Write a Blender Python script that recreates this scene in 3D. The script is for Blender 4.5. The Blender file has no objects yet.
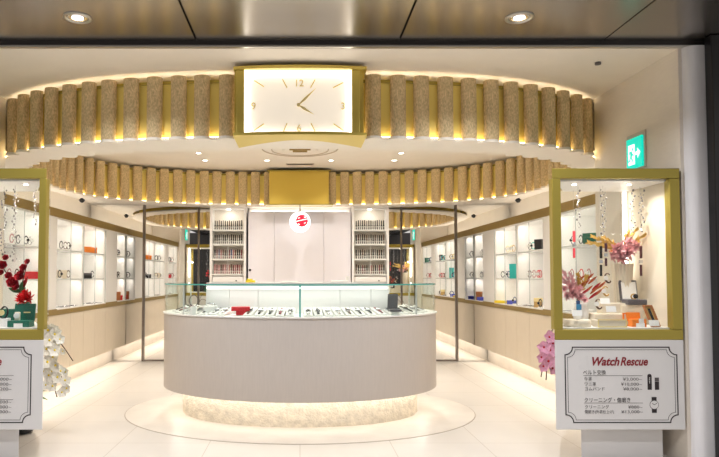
import bpy, math, random
from mathutils import Vector, Matrix
random.seed(7)
PI = math.pi
SC = bpy.context.scene
COL = SC.collection

# ------------------------------------------------------------------ camera
EYE = 1.3
PITCH = math.radians(2.3)
FPX = 620.0
PX, PY = 300.0, 277.0 - 620.0 * math.tan(math.radians(2.3))
cd = bpy.data.cameras.new('camera')
cam = bpy.data.objects.new('camera', cd)
COL.objects.link(cam)
cam.location = (0, 0, EYE)
cam.rotation_euler = (PI / 2 + PITCH, 0, 0)
cd.sensor_width = 36
cd.lens = FPX / 719 * 36
cd.shift_x = (359.5 - PX) / 719
cd.shift_y = (PY - 228.5) / 719
cd.clip_start = 0.05
SC.camera = cam

def at(x, y, d):
    """point seen at photo pixel (x, y) at distance d into the shop"""
    vx, vy = (x - PX) / FPX, (PY - y) / FPX
    b = math.cos(PITCH) - vy * math.sin(PITCH)
    c = math.sin(PITCH) + vy * math.cos(PITCH)
    s = d / b
    return Vector((vx * s, d, EYE + c * s))

# ------------------------------------------------------------------ materials
MATS = {}
def mat(name, col, rough=.5, metal=0, noise=0, nscale=20, bump=0, bscale=60, emit=None, es=0,
        stretch=(1, 1, 1), coat=0, spec=None, col2=None):
    if name in MATS: return MATS[name]
    m = bpy.data.materials.new(name); m.use_nodes = True
    nt = m.node_tree; b = nt.nodes['Principled BSDF']
    b.inputs['Base Color'].default_value = (*col, 1)
    b.inputs['Roughness'].default_value = rough
    b.inputs['Metallic'].default_value = metal
    if coat: b.inputs['Coat Weight'].default_value = coat
    if spec is not None: b.inputs['Specular IOR Level'].default_value = spec
    tc = mp = None
    if noise or bump:
        tc = nt.nodes.new('ShaderNodeTexCoord'); mp = nt.nodes.new('ShaderNodeMapping')
        mp.inputs['Scale'].default_value = stretch
        nt.links.new(tc.outputs['Object'], mp.inputs['Vector'])
    if noise:
        n = nt.nodes.new('ShaderNodeTexNoise'); n.inputs['Scale'].default_value = nscale
        n.inputs['Detail'].default_value = 5
        nt.links.new(mp.outputs['Vector'], n.inputs['Vector'])
        r = nt.nodes.new('ShaderNodeMapRange')
        r.inputs['From Min'].default_value = .3; r.inputs['From Max'].default_value = .7
        nt.links.new(n.outputs['Fac'], r.inputs['Value'])
        mx = nt.nodes.new('ShaderNodeMix'); mx.data_type = 'RGBA'
        c2 = col2 or tuple(max(0, c * (1 - noise)) for c in col)
        mx.inputs['A'].default_value = (*c2, 1); mx.inputs['B'].default_value = (*col, 1)
        nt.links.new(r.outputs['Result'], mx.inputs['Factor'])
        nt.links.new(mx.outputs['Result'], b.inputs['Base Color'])
    if bump:
        n = nt.nodes.new('ShaderNodeTexNoise'); n.inputs['Scale'].default_value = bscale
        n.inputs['Detail'].default_value = 6
        nt.links.new(mp.outputs['Vector'], n.inputs['Vector'])
        bp = nt.nodes.new('ShaderNodeBump'); bp.inputs['Strength'].default_value = bump
        bp.inputs['Distance'].default_value = .01
        nt.links.new(n.outputs['Fac'], bp.inputs['Height'])
        nt.links.new(bp.outputs['Normal'], b.inputs['Normal'])
    if emit:
        b.inputs['Emission Color'].default_value = (*emit, 1)
        b.inputs['Emission Strength'].default_value = es
    MATS[name] = m
    return m

def glass_mat(name, tint, refl=1.0):
    m = bpy.data.materials.new(name); m.use_nodes = True
    nt = m.node_tree; nt.nodes.clear()
    o = nt.nodes.new('ShaderNodeOutputMaterial')
    t = nt.nodes.new('ShaderNodeBsdfTransparent'); t.inputs['Color'].default_value = (*tint, 1)
    g = nt.nodes.new('ShaderNodeBsdfGlossy'); g.inputs['Roughness'].default_value = 0.0
    f = nt.nodes.new('ShaderNodeFresnel'); f.inputs['IOR'].default_value = 1.18
    mu = nt.nodes.new('ShaderNodeMath'); mu.operation = 'MULTIPLY'; mu.inputs[1].default_value = refl
    mx = nt.nodes.new('ShaderNodeMixShader')
    ge = nt.nodes.new('ShaderNodeNewGeometry'); iv = nt.nodes.new('ShaderNodeMath'); iv.operation = 'SUBTRACT'; iv.inputs[0].default_value = refl
    nt.links.new(ge.outputs['Backfacing'], iv.inputs[1]); iv.use_clamp = True; nt.links.new(iv.outputs[0], mu.inputs[1])
    nt.links.new(f.outputs['Fac'], mu.inputs[0]); nt.links.new(mu.outputs[0], mx.inputs['Fac'])
    nt.links.new(t.outputs[0], mx.inputs[1]); nt.links.new(g.outputs[0], mx.inputs[2])
    nt.links.new(mx.outputs[0], o.inputs['Surface'])
    MATS[name] = m
    return m

def floor_mat():
    m = bpy.data.materials.new('pale stone tiles'); m.use_nodes = True
    nt = m.node_tree; b = nt.nodes['Principled BSDF']
    tc = nt.nodes.new('ShaderNodeTexCoord'); mp = nt.nodes.new('ShaderNodeMapping')
    mp.inputs['Location'].default_value = (0, -4.915 % .71, 0)
    br = nt.nodes.new('ShaderNodeTexBrick'); br.offset = 0; br.squash = 1
    br.inputs['Scale'].default_value = 1; br.inputs['Brick Width'].default_value = .71
    br.inputs['Row Height'].default_value = .71; br.inputs['Mortar Size'].default_value = .003
    br.inputs['Mortar Smooth'].default_value = .1
    br.inputs['Color1'].default_value = (.70, .655, .60, 1); br.inputs['Color2'].default_value = (.685, .635, .58, 1)
    br.inputs['Mortar'].default_value = (.50, .44, .38, 1)
    no = nt.nodes.new('ShaderNodeTexNoise'); no.inputs['Scale'].default_value = 2.2; no.inputs['Detail'].default_value = 8
    mx = nt.nodes.new('ShaderNodeMix'); mx.data_type = 'RGBA'; mx.blend_type = 'MULTIPLY'; mx.inputs['Factor'].default_value = .12
    nt.links.new(tc.outputs['Object'], mp.inputs['Vector']); nt.links.new(mp.outputs['Vector'], br.inputs['Vector'])
    nt.links.new(tc.outputs['Object'], no.inputs['Vector'])
    nt.links.new(br.outputs['Color'], mx.inputs['A']); nt.links.new(no.outputs['Fac'], mx.inputs['B'])
    nt.links.new(mx.outputs['Result'], b.inputs['Base Color'])
    b.inputs['Roughness'].default_value = .32
    b.inputs['Specular IOR Level'].default_value = .35
    MATS['floor'] = m
    return m

FLOOR = floor_mat()
CREAM = mat('cream plaster', (.87, .80, .70), .7, noise=.03, nscale=6)
WALLC = mat('pale greige wall', (.82, .75, .655), .65, noise=.04, nscale=9, stretch=(1, 1, 6))
PIER = mat('pale lilac pier', (.82, .80, .81), .6, noise=.04, nscale=7)
WHITE = mat('white lacquer', (.84, .82, .80), .35)
SHELFW = mat('white shelf', (.86, .84, .81), .45)
PANELB = mat('beige oak panel', (.74, .64, .50), .5, noise=.09, nscale=14, stretch=(8, 8, .5))
BACKP = mat('pale lilac panel', (.80, .775, .83), .45)
COUNT = mat('greige counter cloth', (.57, .51, .465), .5, noise=.05, nscale=12, stretch=(6, 6, .6))
STONE = mat('rough split stone', (.88, .80, .66), .85, noise=.25, nscale=16, bump=1.0, bscale=55)
MARBLE = mat('pale marble inlay', (.78, .72, .645), .4, noise=.12, nscale=4)
GOLD = mat('satin gold', (.42, .33, .065), .38, metal=.6)
GOLDC = mat('clock gold', (.70, .54, .12), .4, metal=.5)
GOLDF = mat('gold fascia', (.36, .25, .075), .42, metal=.6)
GOLDB = mat('polished gold back', (.90, .72, .20), .5, metal=.2)
FLUTE = mat('taupe velvet stone', (.84, .64, .36), .85, noise=.5, nscale=90, bump=.6, bscale=120, stretch=(1, 1, .5), col2=(.48, .36, .18))
BRONZE = mat('brushed bronze', (.30, .275, .255), .24, metal=.92)
DARK = mat('dark bronze trim', (.035, .03, .03), .4, metal=.3)
BLACK = mat('black lacquer', (.008, .008, .009), .35)
STEEL = mat('brushed steel', (.55, .53, .5), .3, metal=1)
DKSTEEL = mat('dark steel post', (.22, .19, .17), .35, metal=.9)
CHROME = mat('chrome', (.8, .8, .82), .12, metal=1)
GLASS = glass_mat('clear glass', (.985, .992, .988), .8)
CABGLASS = glass_mat('cabinet glass', (.99, .993, .99), .25)
GLASSG = glass_mat('counter glass', (.955, .985, .972), .9)
TEAL = mat('teal glass edge', (.10, .42, .38), .15, emit=(.1, .5, .42), es=0.0)
GEDGE = mat('grey glass edge', (.48, .50, .48), .2)
MIRROR = mat('mirror silver', (.93, .93, .92), .0, metal=1)
RED = mat('red leather', (.62, .02, .03), .4)
DRED = mat('dark red print', (.24, .012, .02), .5)
INK = mat('black print', (.02, .012, .014), .5)
GREYINK = mat('grey print', (.10, .085, .085), .6)
ORANGE = mat('orange leather', (.80, .22, .02), .45)
GREEN = mat('dark green leather', (.012, .13, .085), .35)
TEALBOX = mat('teal card', (.02, .45, .42), .4)
YELLOW = mat('yellow card', (.85, .66, .03), .4)
BLUE = mat('blue cloth', (.07, .09, .50), .6)
BROWN = mat('brown wood', (.40, .15, .05), .4)
TAN = mat('tan leather', (.50, .31, .10), .5)
BEIGE = mat('beige linen', (.74, .66, .53), .7)
GREYBOX = mat('grey leatherette', (.11, .10, .11), .5)
NAVY = mat('navy strap', (.03, .07, .18), .4)
SILVER = mat('silver metal', (.62, .62, .64), .25, metal=1)
DIAL = mat('white dial', (.85, .85, .83), .3)
DKDIAL = mat('black dial', (.02, .02, .025), .25)
PINKP = mat('pink petal', (.92, .55, .58), .6, noise=.25, nscale=30)
ORCHP = mat('orchid pink petal', (.92, .48, .68), .6, noise=.3, nscale=30)
ORCHW = mat('orchid white petal', (.88, .86, .80), .55)
REDP = mat('red petal', (.55, .015, .03), .55, noise=.3, nscale=30)
ORANGEP = mat('russet leaf', (.62, .15, .05), .6, noise=.3, nscale=20)
PLUME = mat('golden plume', (.70, .47, .12), .7, noise=.2, nscale=30)
LEAF = mat('green leaf', (.05, .16, .05), .45)
STEM = mat('brown stem', (.09, .05, .03), .6)
CRYSTAL = mat('crystal bead', (.24, .225, .225), .3, metal=.2)
LEDW = mat('white led', (1, 1, 1), .5, emit=(1, .93, .82), es=5)
LEDS = mat('warm led strip', (1, 1, 1), .5, emit=(1, .83, .52), es=8)
LEDT = mat('ceiling cove led', (1, 1, 1), .5, emit=(1, .88, .70), es=14)
LEDI = mat('inner cove led', (1, 1, 1), .5, emit=(1, .84, .6), es=1.5)
LEDB = mat('base led strip', (1, 1, 1), .5, emit=(1, .88, .70), es=3.5)
LENS = mat('lamp lens', (1, 1, 1), .5, emit=(1, .94, .86), es=10)
LENSC = mat('corridor lens', (1, 1, 1), .5, emit=(.92, .94, 1), es=1.6)
LEDF = mat('foot led', (1, 1, 1), .5, emit=(1, .93, .83), es=8)
FACE = mat('backlit dial', (.80, .73, .63), .5, emit=(1, .89, .74), es=.50)
FACEL = mat('dial edge light', (1, 1, 1), .5, emit=(1, .95, .85), es=4.0)
SIGNW = mat('lit sign white', (1, 1, 1), .5, emit=(1, .99, .97), es=1.25)
SIGNG = mat('lit exit green', (0, .5, .38), .4, emit=(.0, .66, .5), es=.95)
SIGNX = mat('lit exit white', (1, 1, 1), .4, emit=(.9, 1, .97), es=1.0)

# ------------------------------------------------------------------ mesh helper
class MB:
    def __init__(s): s.v = []; s.f = []; s.sm = []
    def add(s, vs, fs, smooth=False):
        b = len(s.v); s.v += [Vector(v) for v in vs]
        for f in fs: s.f.append(tuple(b + i for i in f)); s.sm.append(smooth)
        return s
    def box(s, x0, x1, y0, y1, z0, z1):
        vs = [(x, y, z) for z in (z0, z1) for y in (y0, y1) for x in (x0, x1)]
        return s.add(vs, [(0, 2, 3, 1), (4, 5, 7, 6), (0, 1, 5, 4), (2, 6, 7, 3), (0, 4, 6, 2), (1, 3, 7, 5)])
    def obox(s, c, u, v, w):
        """box from centre and three half vectors"""
        c, u, v, w = map(Vector, (c, u, v, w))
        vs = [c + u * a + v * b + w * d for d in (-1, 1) for b in (-1, 1) for a in (-1, 1)]
        return s.add(vs, [(0, 2, 3, 1), (4, 5, 7, 6), (0, 1, 5, 4), (2, 6, 7, 3), (0, 4, 6, 2), (1, 3, 7, 5)])
    def prism(s, pts, z0, z1):
        n = len(pts)
        a = sum(pts[i][0] * pts[(i + 1) % n][1] - pts[(i + 1) % n][0] * pts[i][1] for i in range(n))
        if a < 0: pts = pts[::-1]
        vs = [(p[0], p[1], z0) for p in pts] + [(p[0], p[1], z1) for p in pts]
        fs = [tuple(range(n - 1, -1, -1)), tuple(range(n, 2 * n))]
        fs += [(i, (i + 1) % n, n + (i + 1) % n, n + i) for i in range(n)]
        return s.add(vs, fs)
    def tube(s, path, r, n=8, closed=False, flat=None):
        path = [Vector(p) for p in path]; m = len(path); vs = []; fs = []
        up = None
        for i, p in enumerate(path):
            if closed: t = path[(i + 1) % m] - path[i - 1]
            else: t = path[min(i + 1, m - 1)] - path[max(i - 1, 0)]
            t.normalize()
            if up is None:
                up = Vector((0, 0, 1)) if abs(t.z) < .9 else Vector((1, 0, 0))
            a = t.cross(up)
            if a.length < 1e-6: a = t.orthogonal()
            a.normalize(); b = a.cross(t).normalized(); up = b
            rr = r[i] if isinstance(r, (list, tuple)) else r
            ra, rb = (rr, rr) if flat is None else (rr, rr * flat)
            for k in range(n):
                th = 2 * PI * k / n
                vs.append(p + a * math.cos(th) * ra + b * math.sin(th) * rb)
        for i in range(m if closed else m - 1):
            j = (i + 1) % m
            for k in range(n):
                l = (k + 1) % n
                fs.append((i * n + k, i * n + l, j * n + l, j * n + k))
        s.add(vs, fs, True)
        if not closed:
            b = len(s.v) - m * n
            s.f.append(tuple(b + k for k in range(n - 1, -1, -1))); s.sm.append(False)
            s.f.append(tuple(b + (m - 1) * n + k for k in range(n))); s.sm.append(False)
        return s
    def cyl(s, p0, p1, r, n=16): return s.tube([p0, p1], r, n)
    def lathe(s, prof, c=(0, 0, 0), n=24, smooth=True):
        vs = []; fs = []; m = len(prof); c = Vector(c)
        for r, z in prof:
            for k in range(n):
                th = 2 * PI * k / n
                vs.append(c + Vector((r * math.cos(th), r * math.sin(th), z)))
        for i in range(m - 1):
            for k in range(n):
                l = (k + 1) % n
                fs.append((i * n + k, i * n + l, (i + 1) * n + l, (i + 1) * n + k))
        s.add(vs, fs, smooth)
        b = len(s.v) - m * n
        s.f.append(tuple(b + k for k in range(n - 1, -1, -1))); s.sm.append(False)
        s.f.append(tuple(b + (m - 1) * n + k for k in range(n))); s.sm.append(False)
        return s
    def ball(s, c, r, n=10, m=6, sc=(1, 1, 1)):
        vs = [(c[0], c[1], c[2] - r * sc[2])]; fs = []
        for i in range(1, m):
            ph = -PI / 2 + PI * i / m
            for k in range(n):
                th = 2 * PI * k / n
                vs.append((c[0] + r * sc[0] * math.cos(ph) * math.cos(th), c[1] + r * sc[1] * math.cos(ph) * math.sin(th), c[2] + r * sc[2] * math.sin(ph)))
        vs.append((c[0], c[1], c[2] + r * sc[2])); t = len(vs) - 1
        for k in range(n):
            l = (k + 1) % n
            fs.append((0, 1 + l, 1 + k)); fs.append((t, t - n + k, t - n + l))
            for i in range(m - 2):
                fs.append((1 + i * n + k, 1 + i * n + l, 1 + (i + 1) * n + l, 1 + (i + 1) * n + k))
        return s.add(vs, fs, True)
    def disc(s, c, r, thick, axis='y', n=32):
        a = {'x': Vector((1, 0, 0)), 'y': Vector((0, 1, 0)), 'z': Vector((0, 0, 1))}[axis] if isinstance(axis, str) else Vector(axis).normalized()
        c = Vector(c); return s.tube([c - a * thick / 2, c + a * thick / 2], r, n)
    def strip(s, A, B, closed=False, smooth=True):
        n = len(A); vs = list(A) + list(B)
        fs = [(i, (i + 1) % n, n + (i + 1) % n, n + i) for i in range(n if closed else n - 1)]
        return s.add(vs, fs, smooth)
    def petal(s, base, d, up, L, w, cup=.25, n=5):
        """leaf / petal shell: thin closed blade with a cupped section"""
        base, d, up = Vector(base), Vector(d).normalized(), Vector(up)
        side = d.cross(up)
        if side.length < 1e-4: side = d.orthogonal()
        side.normalize(); up = side.cross(d).normalized()
        A = []; B = []; C = []
        for i in range(n + 1):
            t = i / n
            ww = w * math.sin(PI * (.08 + .9 * t)) ** .8
            p = base + d * L * t + up * (cup * L * t * t)
            A.append(p - side * ww + up * ww * .35); B.append(p); C.append(p + side * ww + up * ww * .35)
        s.strip(A, B); s.strip(B, C)
        off = up * -.0012
        return s
    def build(s, name, m, parent=None, bevel=0, seg=2, wn=False):
        o0 = parent
        off = Vector((0, 0, 0))
        q = parent
        while q is not None: off = off + q.location; q = q.parent
        me = bpy.data.meshes.new(name)
        me.from_pydata([tuple(v - off) for v in s.v], [], s.f)
        me.polygons.foreach_set('use_smooth', s.sm)
        me.materials.append(m)
        me.update()
        o = bpy.data.objects.new(name, me); COL.objects.link(o)
        if parent is not None: o.parent = parent
        if bevel:
            b = o.modifiers.new('bevel', 'BEVEL'); b.width = bevel; b.segments = seg; b.limit_method = 'ANGLE'; b.angle_limit = math.radians(40)
        return o

def thing(name, label, cat, loc=(0, 0, 0), group=None):
    o = bpy.data.objects.new(name, None); COL.objects.link(o); o.location = loc
    o.empty_display_size = .05
    o['label'] = label; o['category'] = cat
    if group: o['group'] = group
    return o
def tag(o, label, cat, group=None):
    o['label'] = label; o['category'] = cat
    if group: o['group'] = group
    return o
def struct(name, mb, m, bevel=0):
    o = mb.build(name, m, None, bevel); o['kind'] = 'structure'; return o
CH = {}
def link_child(o, p): o.parent = p
def kids(o): return [c for c in ALLKIDS.get(o.name, [])]
ALLKIDS = {}
def index_children():
    ALLKIDS.clear()
    for o in bpy.data.objects:
        if o.parent: ALLKIDS.setdefault(o.parent.name, []).append(o)
def dup(o, parent=None, deep=True):
    c = o.copy(); COL.objects.link(c)
    if parent is not None: c.parent = parent
    if deep:
        for ch in ALLKIDS.get(o.name, []): dup(ch, c)
    return c
def one(name, mb, m, label, cat, group=None, bevel=0):
    """a thing made of one mesh, origin at its own base"""
    lo = Vector((min(v.x for v in mb.v), min(v.y for v in mb.v), min(v.z for v in mb.v)))
    hi = Vector((max(v.x for v in mb.v), max(v.y for v in mb.v), max(v.z for v in mb.v)))
    c = Vector(((lo.x + hi.x) / 2, (lo.y + hi.y) / 2, lo.z))
    for v in mb.v: v -= c
    o = mb.build(name, m, None, bevel); o.location = c
    return tag(o, label, cat, group)

def text_mb(body, x, y, z, size, align='LEFT', shear=0, depth=.0008, wscale=1, bold=0, fit=None):
    """writing facing the entrance (-Y); x, z is the anchor on the baseline"""
    cu = bpy.data.curves.new('t', 'FONT'); cu.body = body; cu.size = size; cu.align_x = align
    cu.shear = shear; cu.extrude = depth; cu.offset = bold; cu.resolution_u = 3
    o = bpy.data.objects.new('t', cu); COL.objects.link(o)
    dg = bpy.context.evaluated_depsgraph_get(); dg.update()
    me = bpy.data.meshes.new_from_object(o.evaluated_get(dg))
    k = wscale
    if fit:
        xs = [v.co.x for v in me.vertices]
        if xs: k = fit / (max(xs) - min(xs))
    mb = MB()
    mb.add([(x + v.co.x * k, y - v.co.z, z + v.co.y) for v in me.vertices], [tuple(p.vertices) for p in me.polygons])
    bpy.data.objects.remove(o); bpy.data.curves.remove(cu); bpy.data.meshes.remove(me)
    return mb

def area(name, loc, size, power, col=(1, .88, .72), rot=(0, 0, 0), sy=None, spread=None, shape=None):
    l = bpy.data.lights.new(name, 'AREA'); l.energy = power; l.color = col; l.size = size
    if shape: l.shape = shape
    if sy: l.shape = 'RECTANGLE'; l.size_y = sy
    if spread: l.spread = math.radians(spread)
    o = bpy.data.objects.new(name, l); COL.objects.link(o); o.location = loc; o.rotation_euler = rot
    return o

# superellipse curves (centre yc), resampled by arc length, start at the entrance side, going both ways
def superell(a, b, n, yc, N=1600):
    M = 12000; pts = []
    for i in range(M):
        t = -PI / 2 + 2 * PI * i / M
        c, s = math.cos(t), math.sin(t)
        pts.append(Vector((a * math.copysign(abs(c) ** (2 / n), c), yc + b * math.copysign(abs(s) ** (2 / n), s))))
    cum = [0]
    for i in range(M): cum.append(cum[-1] + (pts[(i + 1) % M] - pts[i]).length)
    L = cum[-1]; out = []; j = 0
    for k in range(N):
        d = L * k / N
        while cum[j + 1] < d: j += 1
        f = (d - cum[j]) / max(1e-9, cum[j + 1] - cum[j])
        out.append(pts[j].lerp(pts[(j + 1) % M], f))
    return out, L
def normals(pts):
    n = len(pts); r = []
    for i in range(n):
        t = (pts[(i + 1) % n] - pts[i - 1]).normalized()
        r.append(Vector((t.y, -t.x)))      # outward for counter-clockwise curves
    return r
def offs(pts, nrm, d): return [p + q * d for p, q in zip(pts, nrm)]
def lift(pts, z): return [Vector((p.x, p.y, z)) for p in pts]

ZC = 2.912       # ceiling
ZR0, ZR1 = 2.392, 2.873
ZLOW = 2.44
YM = 9.65       # mirror wall
# ------------------------------------------------------------------ setting
struct('floor', MB().box(-6, 6, -6, 10.2, -.1, 0), FLOOR)
struct('ceiling', MB().box(-3.6, 3.6, 4.32, 10.2, ZC, ZC + .1), CREAM)
struct('wall_back', MB().box(-3.6, 3.6, YM + .03, 10.0, 0, ZC + .05), WALLC)
for s, nm in ((-1, 'left'), (1, 'right')):
    struct('wall_%s_side' % nm, MB().box(*sorted((s * 3.28, s * 3.5)), 5.58, 10, 0, ZC), CREAM)
    struct('wall_' + nm, MB().box(*sorted((s * 2.67, s * 3.5)), 4.32, 5.58, 0, ZC), WALLC)
    # entrance pier with a rounded inner corner
    pts = [(s * 2.68, 4.46)] + [(s * (2.755 - .06 * math.cos(t)), 4.31 - .06 * math.sin(t)) for t in [k * PI / 12 for k in range(7)]] + [(s * 2.84, 4.25), (s * 2.84, 4.46)]
    struct('wall_pier_' + nm, MB().prism(pts, 0, ZC), PIER)
    struct('trim_post_' + nm, MB().box(*sorted((s * 2.80, s * 3.3)), 4.16, 4.235, 0, 2.95), BLACK, .006)
for s, nm in ((-1, 'left'), (1, 'right')):
    struct('wall_facade_' + nm, MB().box(*sorted((s * 3.3, s * 6.0)), 4.2, 4.4, 0, 3.1), PIER)
# corridor ceiling of bronze panels
xs = [-3.57, -2.145, -.725, .695, 2.125, 3.55]
for i in range(5):
    struct('ceiling_corridor', MB().box(xs[i] + .006, xs[i + 1] - .006, -6, 4.29, 2.955, 3.0), BRONZE, .003)
struct('ceiling_corridor_void', MB().box(-4, 4, -6, 4.3, 3.0, 3.1), BLACK)
struct('trim_1', MB().box(-3.6, 3.6, 4.29, 4.32, 2.929, 3.05), DARK, .003)
struct('trim_2', MB().box(-3.6, 3.6, 4.286, 4.318, 2.9125, 2.927), STEEL, .002)
struct('wall_corridor_far', MB().box(-6, 6, -6.2, -6, 0, 3.1), mat('corridor wall', (.05, .045, .045), .6))

# low side ceiling between the pelmet ring and the walls
OA, OB, IA, IB, EN, YC = 3.16, 2.48, 2.92, 2.02, 2.7, 7.22
outc, LO = superell(OA, OB, EN, YC)
innc, LI = superell(IA, IB, EN, YC)
on, inn = normals(outc), normals(innc)
def xo(y):
    u = min(1, abs((y - YC) / (OB - .06)))
    return (OA - .06) * (1 - u ** EN) ** (1 / EN)
low = MB()
for s in (-1, 1):
    ys = [5.58 + (YM + .02 - 5.58) * k / 60 for k in range(61)]
    for z in (ZLOW,):
        A = [Vector((s * min(xo(y), 3.275), y, z)) for y in ys]; B = [Vector((s * 3.285, y, z)) for y in ys]
        low.strip(A, B, smooth=False)
        A2 = lift(A, ZC); low.strip(A, A2, smooth=False)
struct('ceiling_side', low, CREAM)

# floor inlay under the counter
def ell(a, b, yc, n=96, e=2.0):
    r = []
    for k in range(n):
        t = 2 * PI * k / n - PI / 2; c, s = math.cos(t), math.sin(t)
        r.append(Vector((a * math.copysign(abs(c) ** (2 / e), c), yc + b * math.copysign(abs(s) ** (2 / e), s))))
    return r
CY = 6.15
rg = ell(1.68, 1.275, CY); rg2 = ell(1.688, 1.283, CY)
struct('floor_inlay', MB().prism([tuple(p) for p in rg], .0, .004), MARBLE)
struct('floor_inlay_joint', MB().prism([tuple(p) for p in rg2], .0, .002), mat('joint', (.47, .40, .33), .6))

# ------------------------------------------------------------------ fluted pelmet ring
def flute_proto(w):
    mb = MB(); n = 14; d = .072
    sec = [(w, .02)] + [(w * math.cos(t), -.0 - d * math.sin(t) * .62 - .02 + .02) for t in [PI * k / n for k in range(n + 1)]] + [(-w, .02)]
    z0, z1 = ZR0, ZR1
    A = [Vector((x, y, z0)) for x, y in sec]; B = [Vector((x, y, z1)) for x, y in sec]
    mb.strip(B, A, smooth=True)
    m = len(sec)
    mb.add(A, [tuple(range(m))]); mb.add(B, [tuple(range(m - 1, -1, -1))])
    mb.add([A[0], A[-1], B[-1], B[0]], [(0, 1, 2, 3)])
    return mb
SP = .188
def ring(name, label, curve, nrm, L, sign, skips, flt):
    t = thing(name, label, 'pelmet', (0, YC, 0))
    N = len(curve)
    full, fulln = curve, nrm
    closed = sign < 0
    if not closed:                                  # the outer ring only exists on the entrance side
        idx = [i for i in range(N // 2, N) if curve[i].y < 5.62] + [i for i in range(N // 2) if curve[i].y < 5.62]
        curve, nrm = [curve[i] for i in idx], [nrm[i] for i in idx]
    base = offs(curve, nrm, -sign * .085)          # gold backing line
    b2 = offs(curve, nrm, -sign * .10)
    mb = MB(); mb.strip(lift(base, ZR0 + .005), lift(base, ZR1 - .03), closed); mb.strip(lift(b2, ZR0 + .005), lift(b2, ZR1 - .03), closed)
    mb.strip(lift(base, ZR1 - .03), lift(b2, ZR1 - .03), closed)
    mb.build('backing', GOLDB, t)
    # rail along the top, standing off the backing
    r0, r1 = offs(curve, nrm, -sign * .068), offs(curve, nrm, -sign * .083)
    mb = MB()
    za, zb = ZR1 - .045, ZR1 - .022
    for A, B in ((lift(r0, za), lift(r0, zb)), (lift(r0, zb), lift(r1, zb)), (lift(r0, za), lift(r1, za))): mb.strip(A, B, closed, False)
    mb.build('top_rail', GOLD, t)
    # led lines: one at the foot of the gaps, one lighting the ceiling above
    e0, e1 = offs(curve, nrm, -sign * .052), offs(curve, nrm, -sign * .080)
    mb = MB(); mb.strip(lift(e0, ZR0 + .004), lift(e1, ZR0 + .004), closed, False)
    mb.build('light_strip', LEDS, t)
    e0, e1 = offs(curve, nrm, -sign * .09), offs(curve, nrm, -sign * .10)
    mb = MB(); mb.strip(lift(e0, ZR1 - .026), lift(e1, ZR1 - .026), closed, False)
    mb.build('light_strip', LEDT if sign > 0 else LEDI, t)
    curve, nrm = full, fulln
    # flutes
    proto = None; k = 0; ss = []
    s0 = .575 if sign > 0 else .545
    n = int((L - 2 * s0) / (.195 if sign > 0 else SP)); sp = (L - 2 * s0) / n
    for i in range(n + 1):
        d = s0 + i * sp
        p = curve[int(round(d / L * N)) % N]; q = nrm[int(round(d / L * N)) % N]
        if not flt(p): continue
        ss.append(d)
        o = flute_proto(.060 if sign > 0 else .067).build('flute', FLUTE, t) if proto is None else proto.copy()
        if proto is None:
            proto = o
            for v in o.data.vertices: v.co.y += YC
        else: COL.objects.link(o); o.parent = t
        ang = math.atan2(q.y * sign, q.x * sign) + PI / 2
        c = p - q * sign * .045
        o.location = (c.x, c.y - YC, 0); o.rotation_euler = (0, 0, ang)
    return t, ss

TO, so = ring('fluted_pelmet', 'outer ring of taupe flutes with gold gaps around the big backlit clock', outc, on, LO, 1, None, lambda p: p.y < 5.47)
TI, si = ring('fluted_pelmet', 'inner ring of taupe flutes behind, broken by the plain gold box over the counter', innc, inn, LI, -1, None,
              lambda p: not (p.y > 8 and abs(p.x) < .46))
# shared soffit plate with scalloped edges
def scallop(curve, nrm, L, ss, sign):
    N = len(curve); out = []
    for i, (p, q) in enumerate(zip(curve, nrm)):
        d = L * i / N
        m = min([abs(d - x) for x in ss] + [9])
        o = -.055 + (.062 * math.sqrt(max(0, 1 - (m / .07) ** 2)) if m < .07 else 0)
        out.append(p + q * sign * o)
    return out
sa = scallop(outc, on, LO, so, 1); sb = scallop(innc, inn, LI, si, -1)
for p in sa: p.y = min(p.y, YM - .04)
mb = MB(); z0, z1 = ZR0 - .022, ZR0 - .001
mb.strip(lift(sa, z0), lift(sb, z0), True, False); mb.strip(lift(sb, z1), lift(sa, z1), True, False)
mb.strip(lift(sa, z1), lift(sa, z0), True, False); mb.strip(lift(sb, z0), lift(sb, z1), True, False)
mb.build('scalloped_plate', CREAM, TO)

# ------------------------------------------------------------------ clock
ck = thing('clock', 'large rectangular backlit clock in a gold housing on the outer fluted ring', 'clock', (0, 4.62, 2.36))
Yf = 4.60
zt, zb = 2.854, 2.377
def bow(x): return -.05 * (1 - (x / .55) ** 2)
# housing: top cap and base bowed to the front, cheeks at both ends
def bowplate(x0, x1, z0, z1, yback, extra=0):
    n = 24; mb = MB(); F = []; B = []
    for k in range(n + 1):
        x = x0 + (x1 - x0) * k / n
        F.append(Vector((x, Yf + bow(x) + extra, 0))); B.append(Vector((x, yback(x), 0)))
    f0, f1, b0, b1 = [[Vector((p.x, p.y, z)) for p in P] for P, z in ((F, z0), (F, z1), (B, z0), (B, z1))]
    mb.strip(f0, f1, smooth=False); mb.strip(f1, b1, smooth=False); mb.strip(b0, f0, smooth=False); mb.strip(b1, b0, smooth=False)
    for i in (0, n): mb.add([f0[i], f1[i], b1[i], b0[i]], [(0, 1, 2, 3)])
    return mb
bowplate(-.50, .50, zt, zt + .024, lambda x: 5.0).build('top_cap', GOLDC, ck)
bowplate(-.50, .50, 2.355, zb, lambda x: 4.74 + .30 * (abs(x) / .5) ** 1.6).build('base_plate', GOLDC, ck)
for x0, x1 in ((-.478, -.418), (.388, .448)):
    m = MB(); m.box(x0, x1, Yf - .005, 4.74, zb, zt); m.build('side_frame', GOLDC, ck, .004)
MB().box(-.495, -.478, Yf + .03, 4.74, zb, zt).build('cheek', GOLDC, ck)
MB().box(.448, .478, Yf + .03, 4.74, zb, zt).build('cheek', GOLDC, ck)
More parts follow.
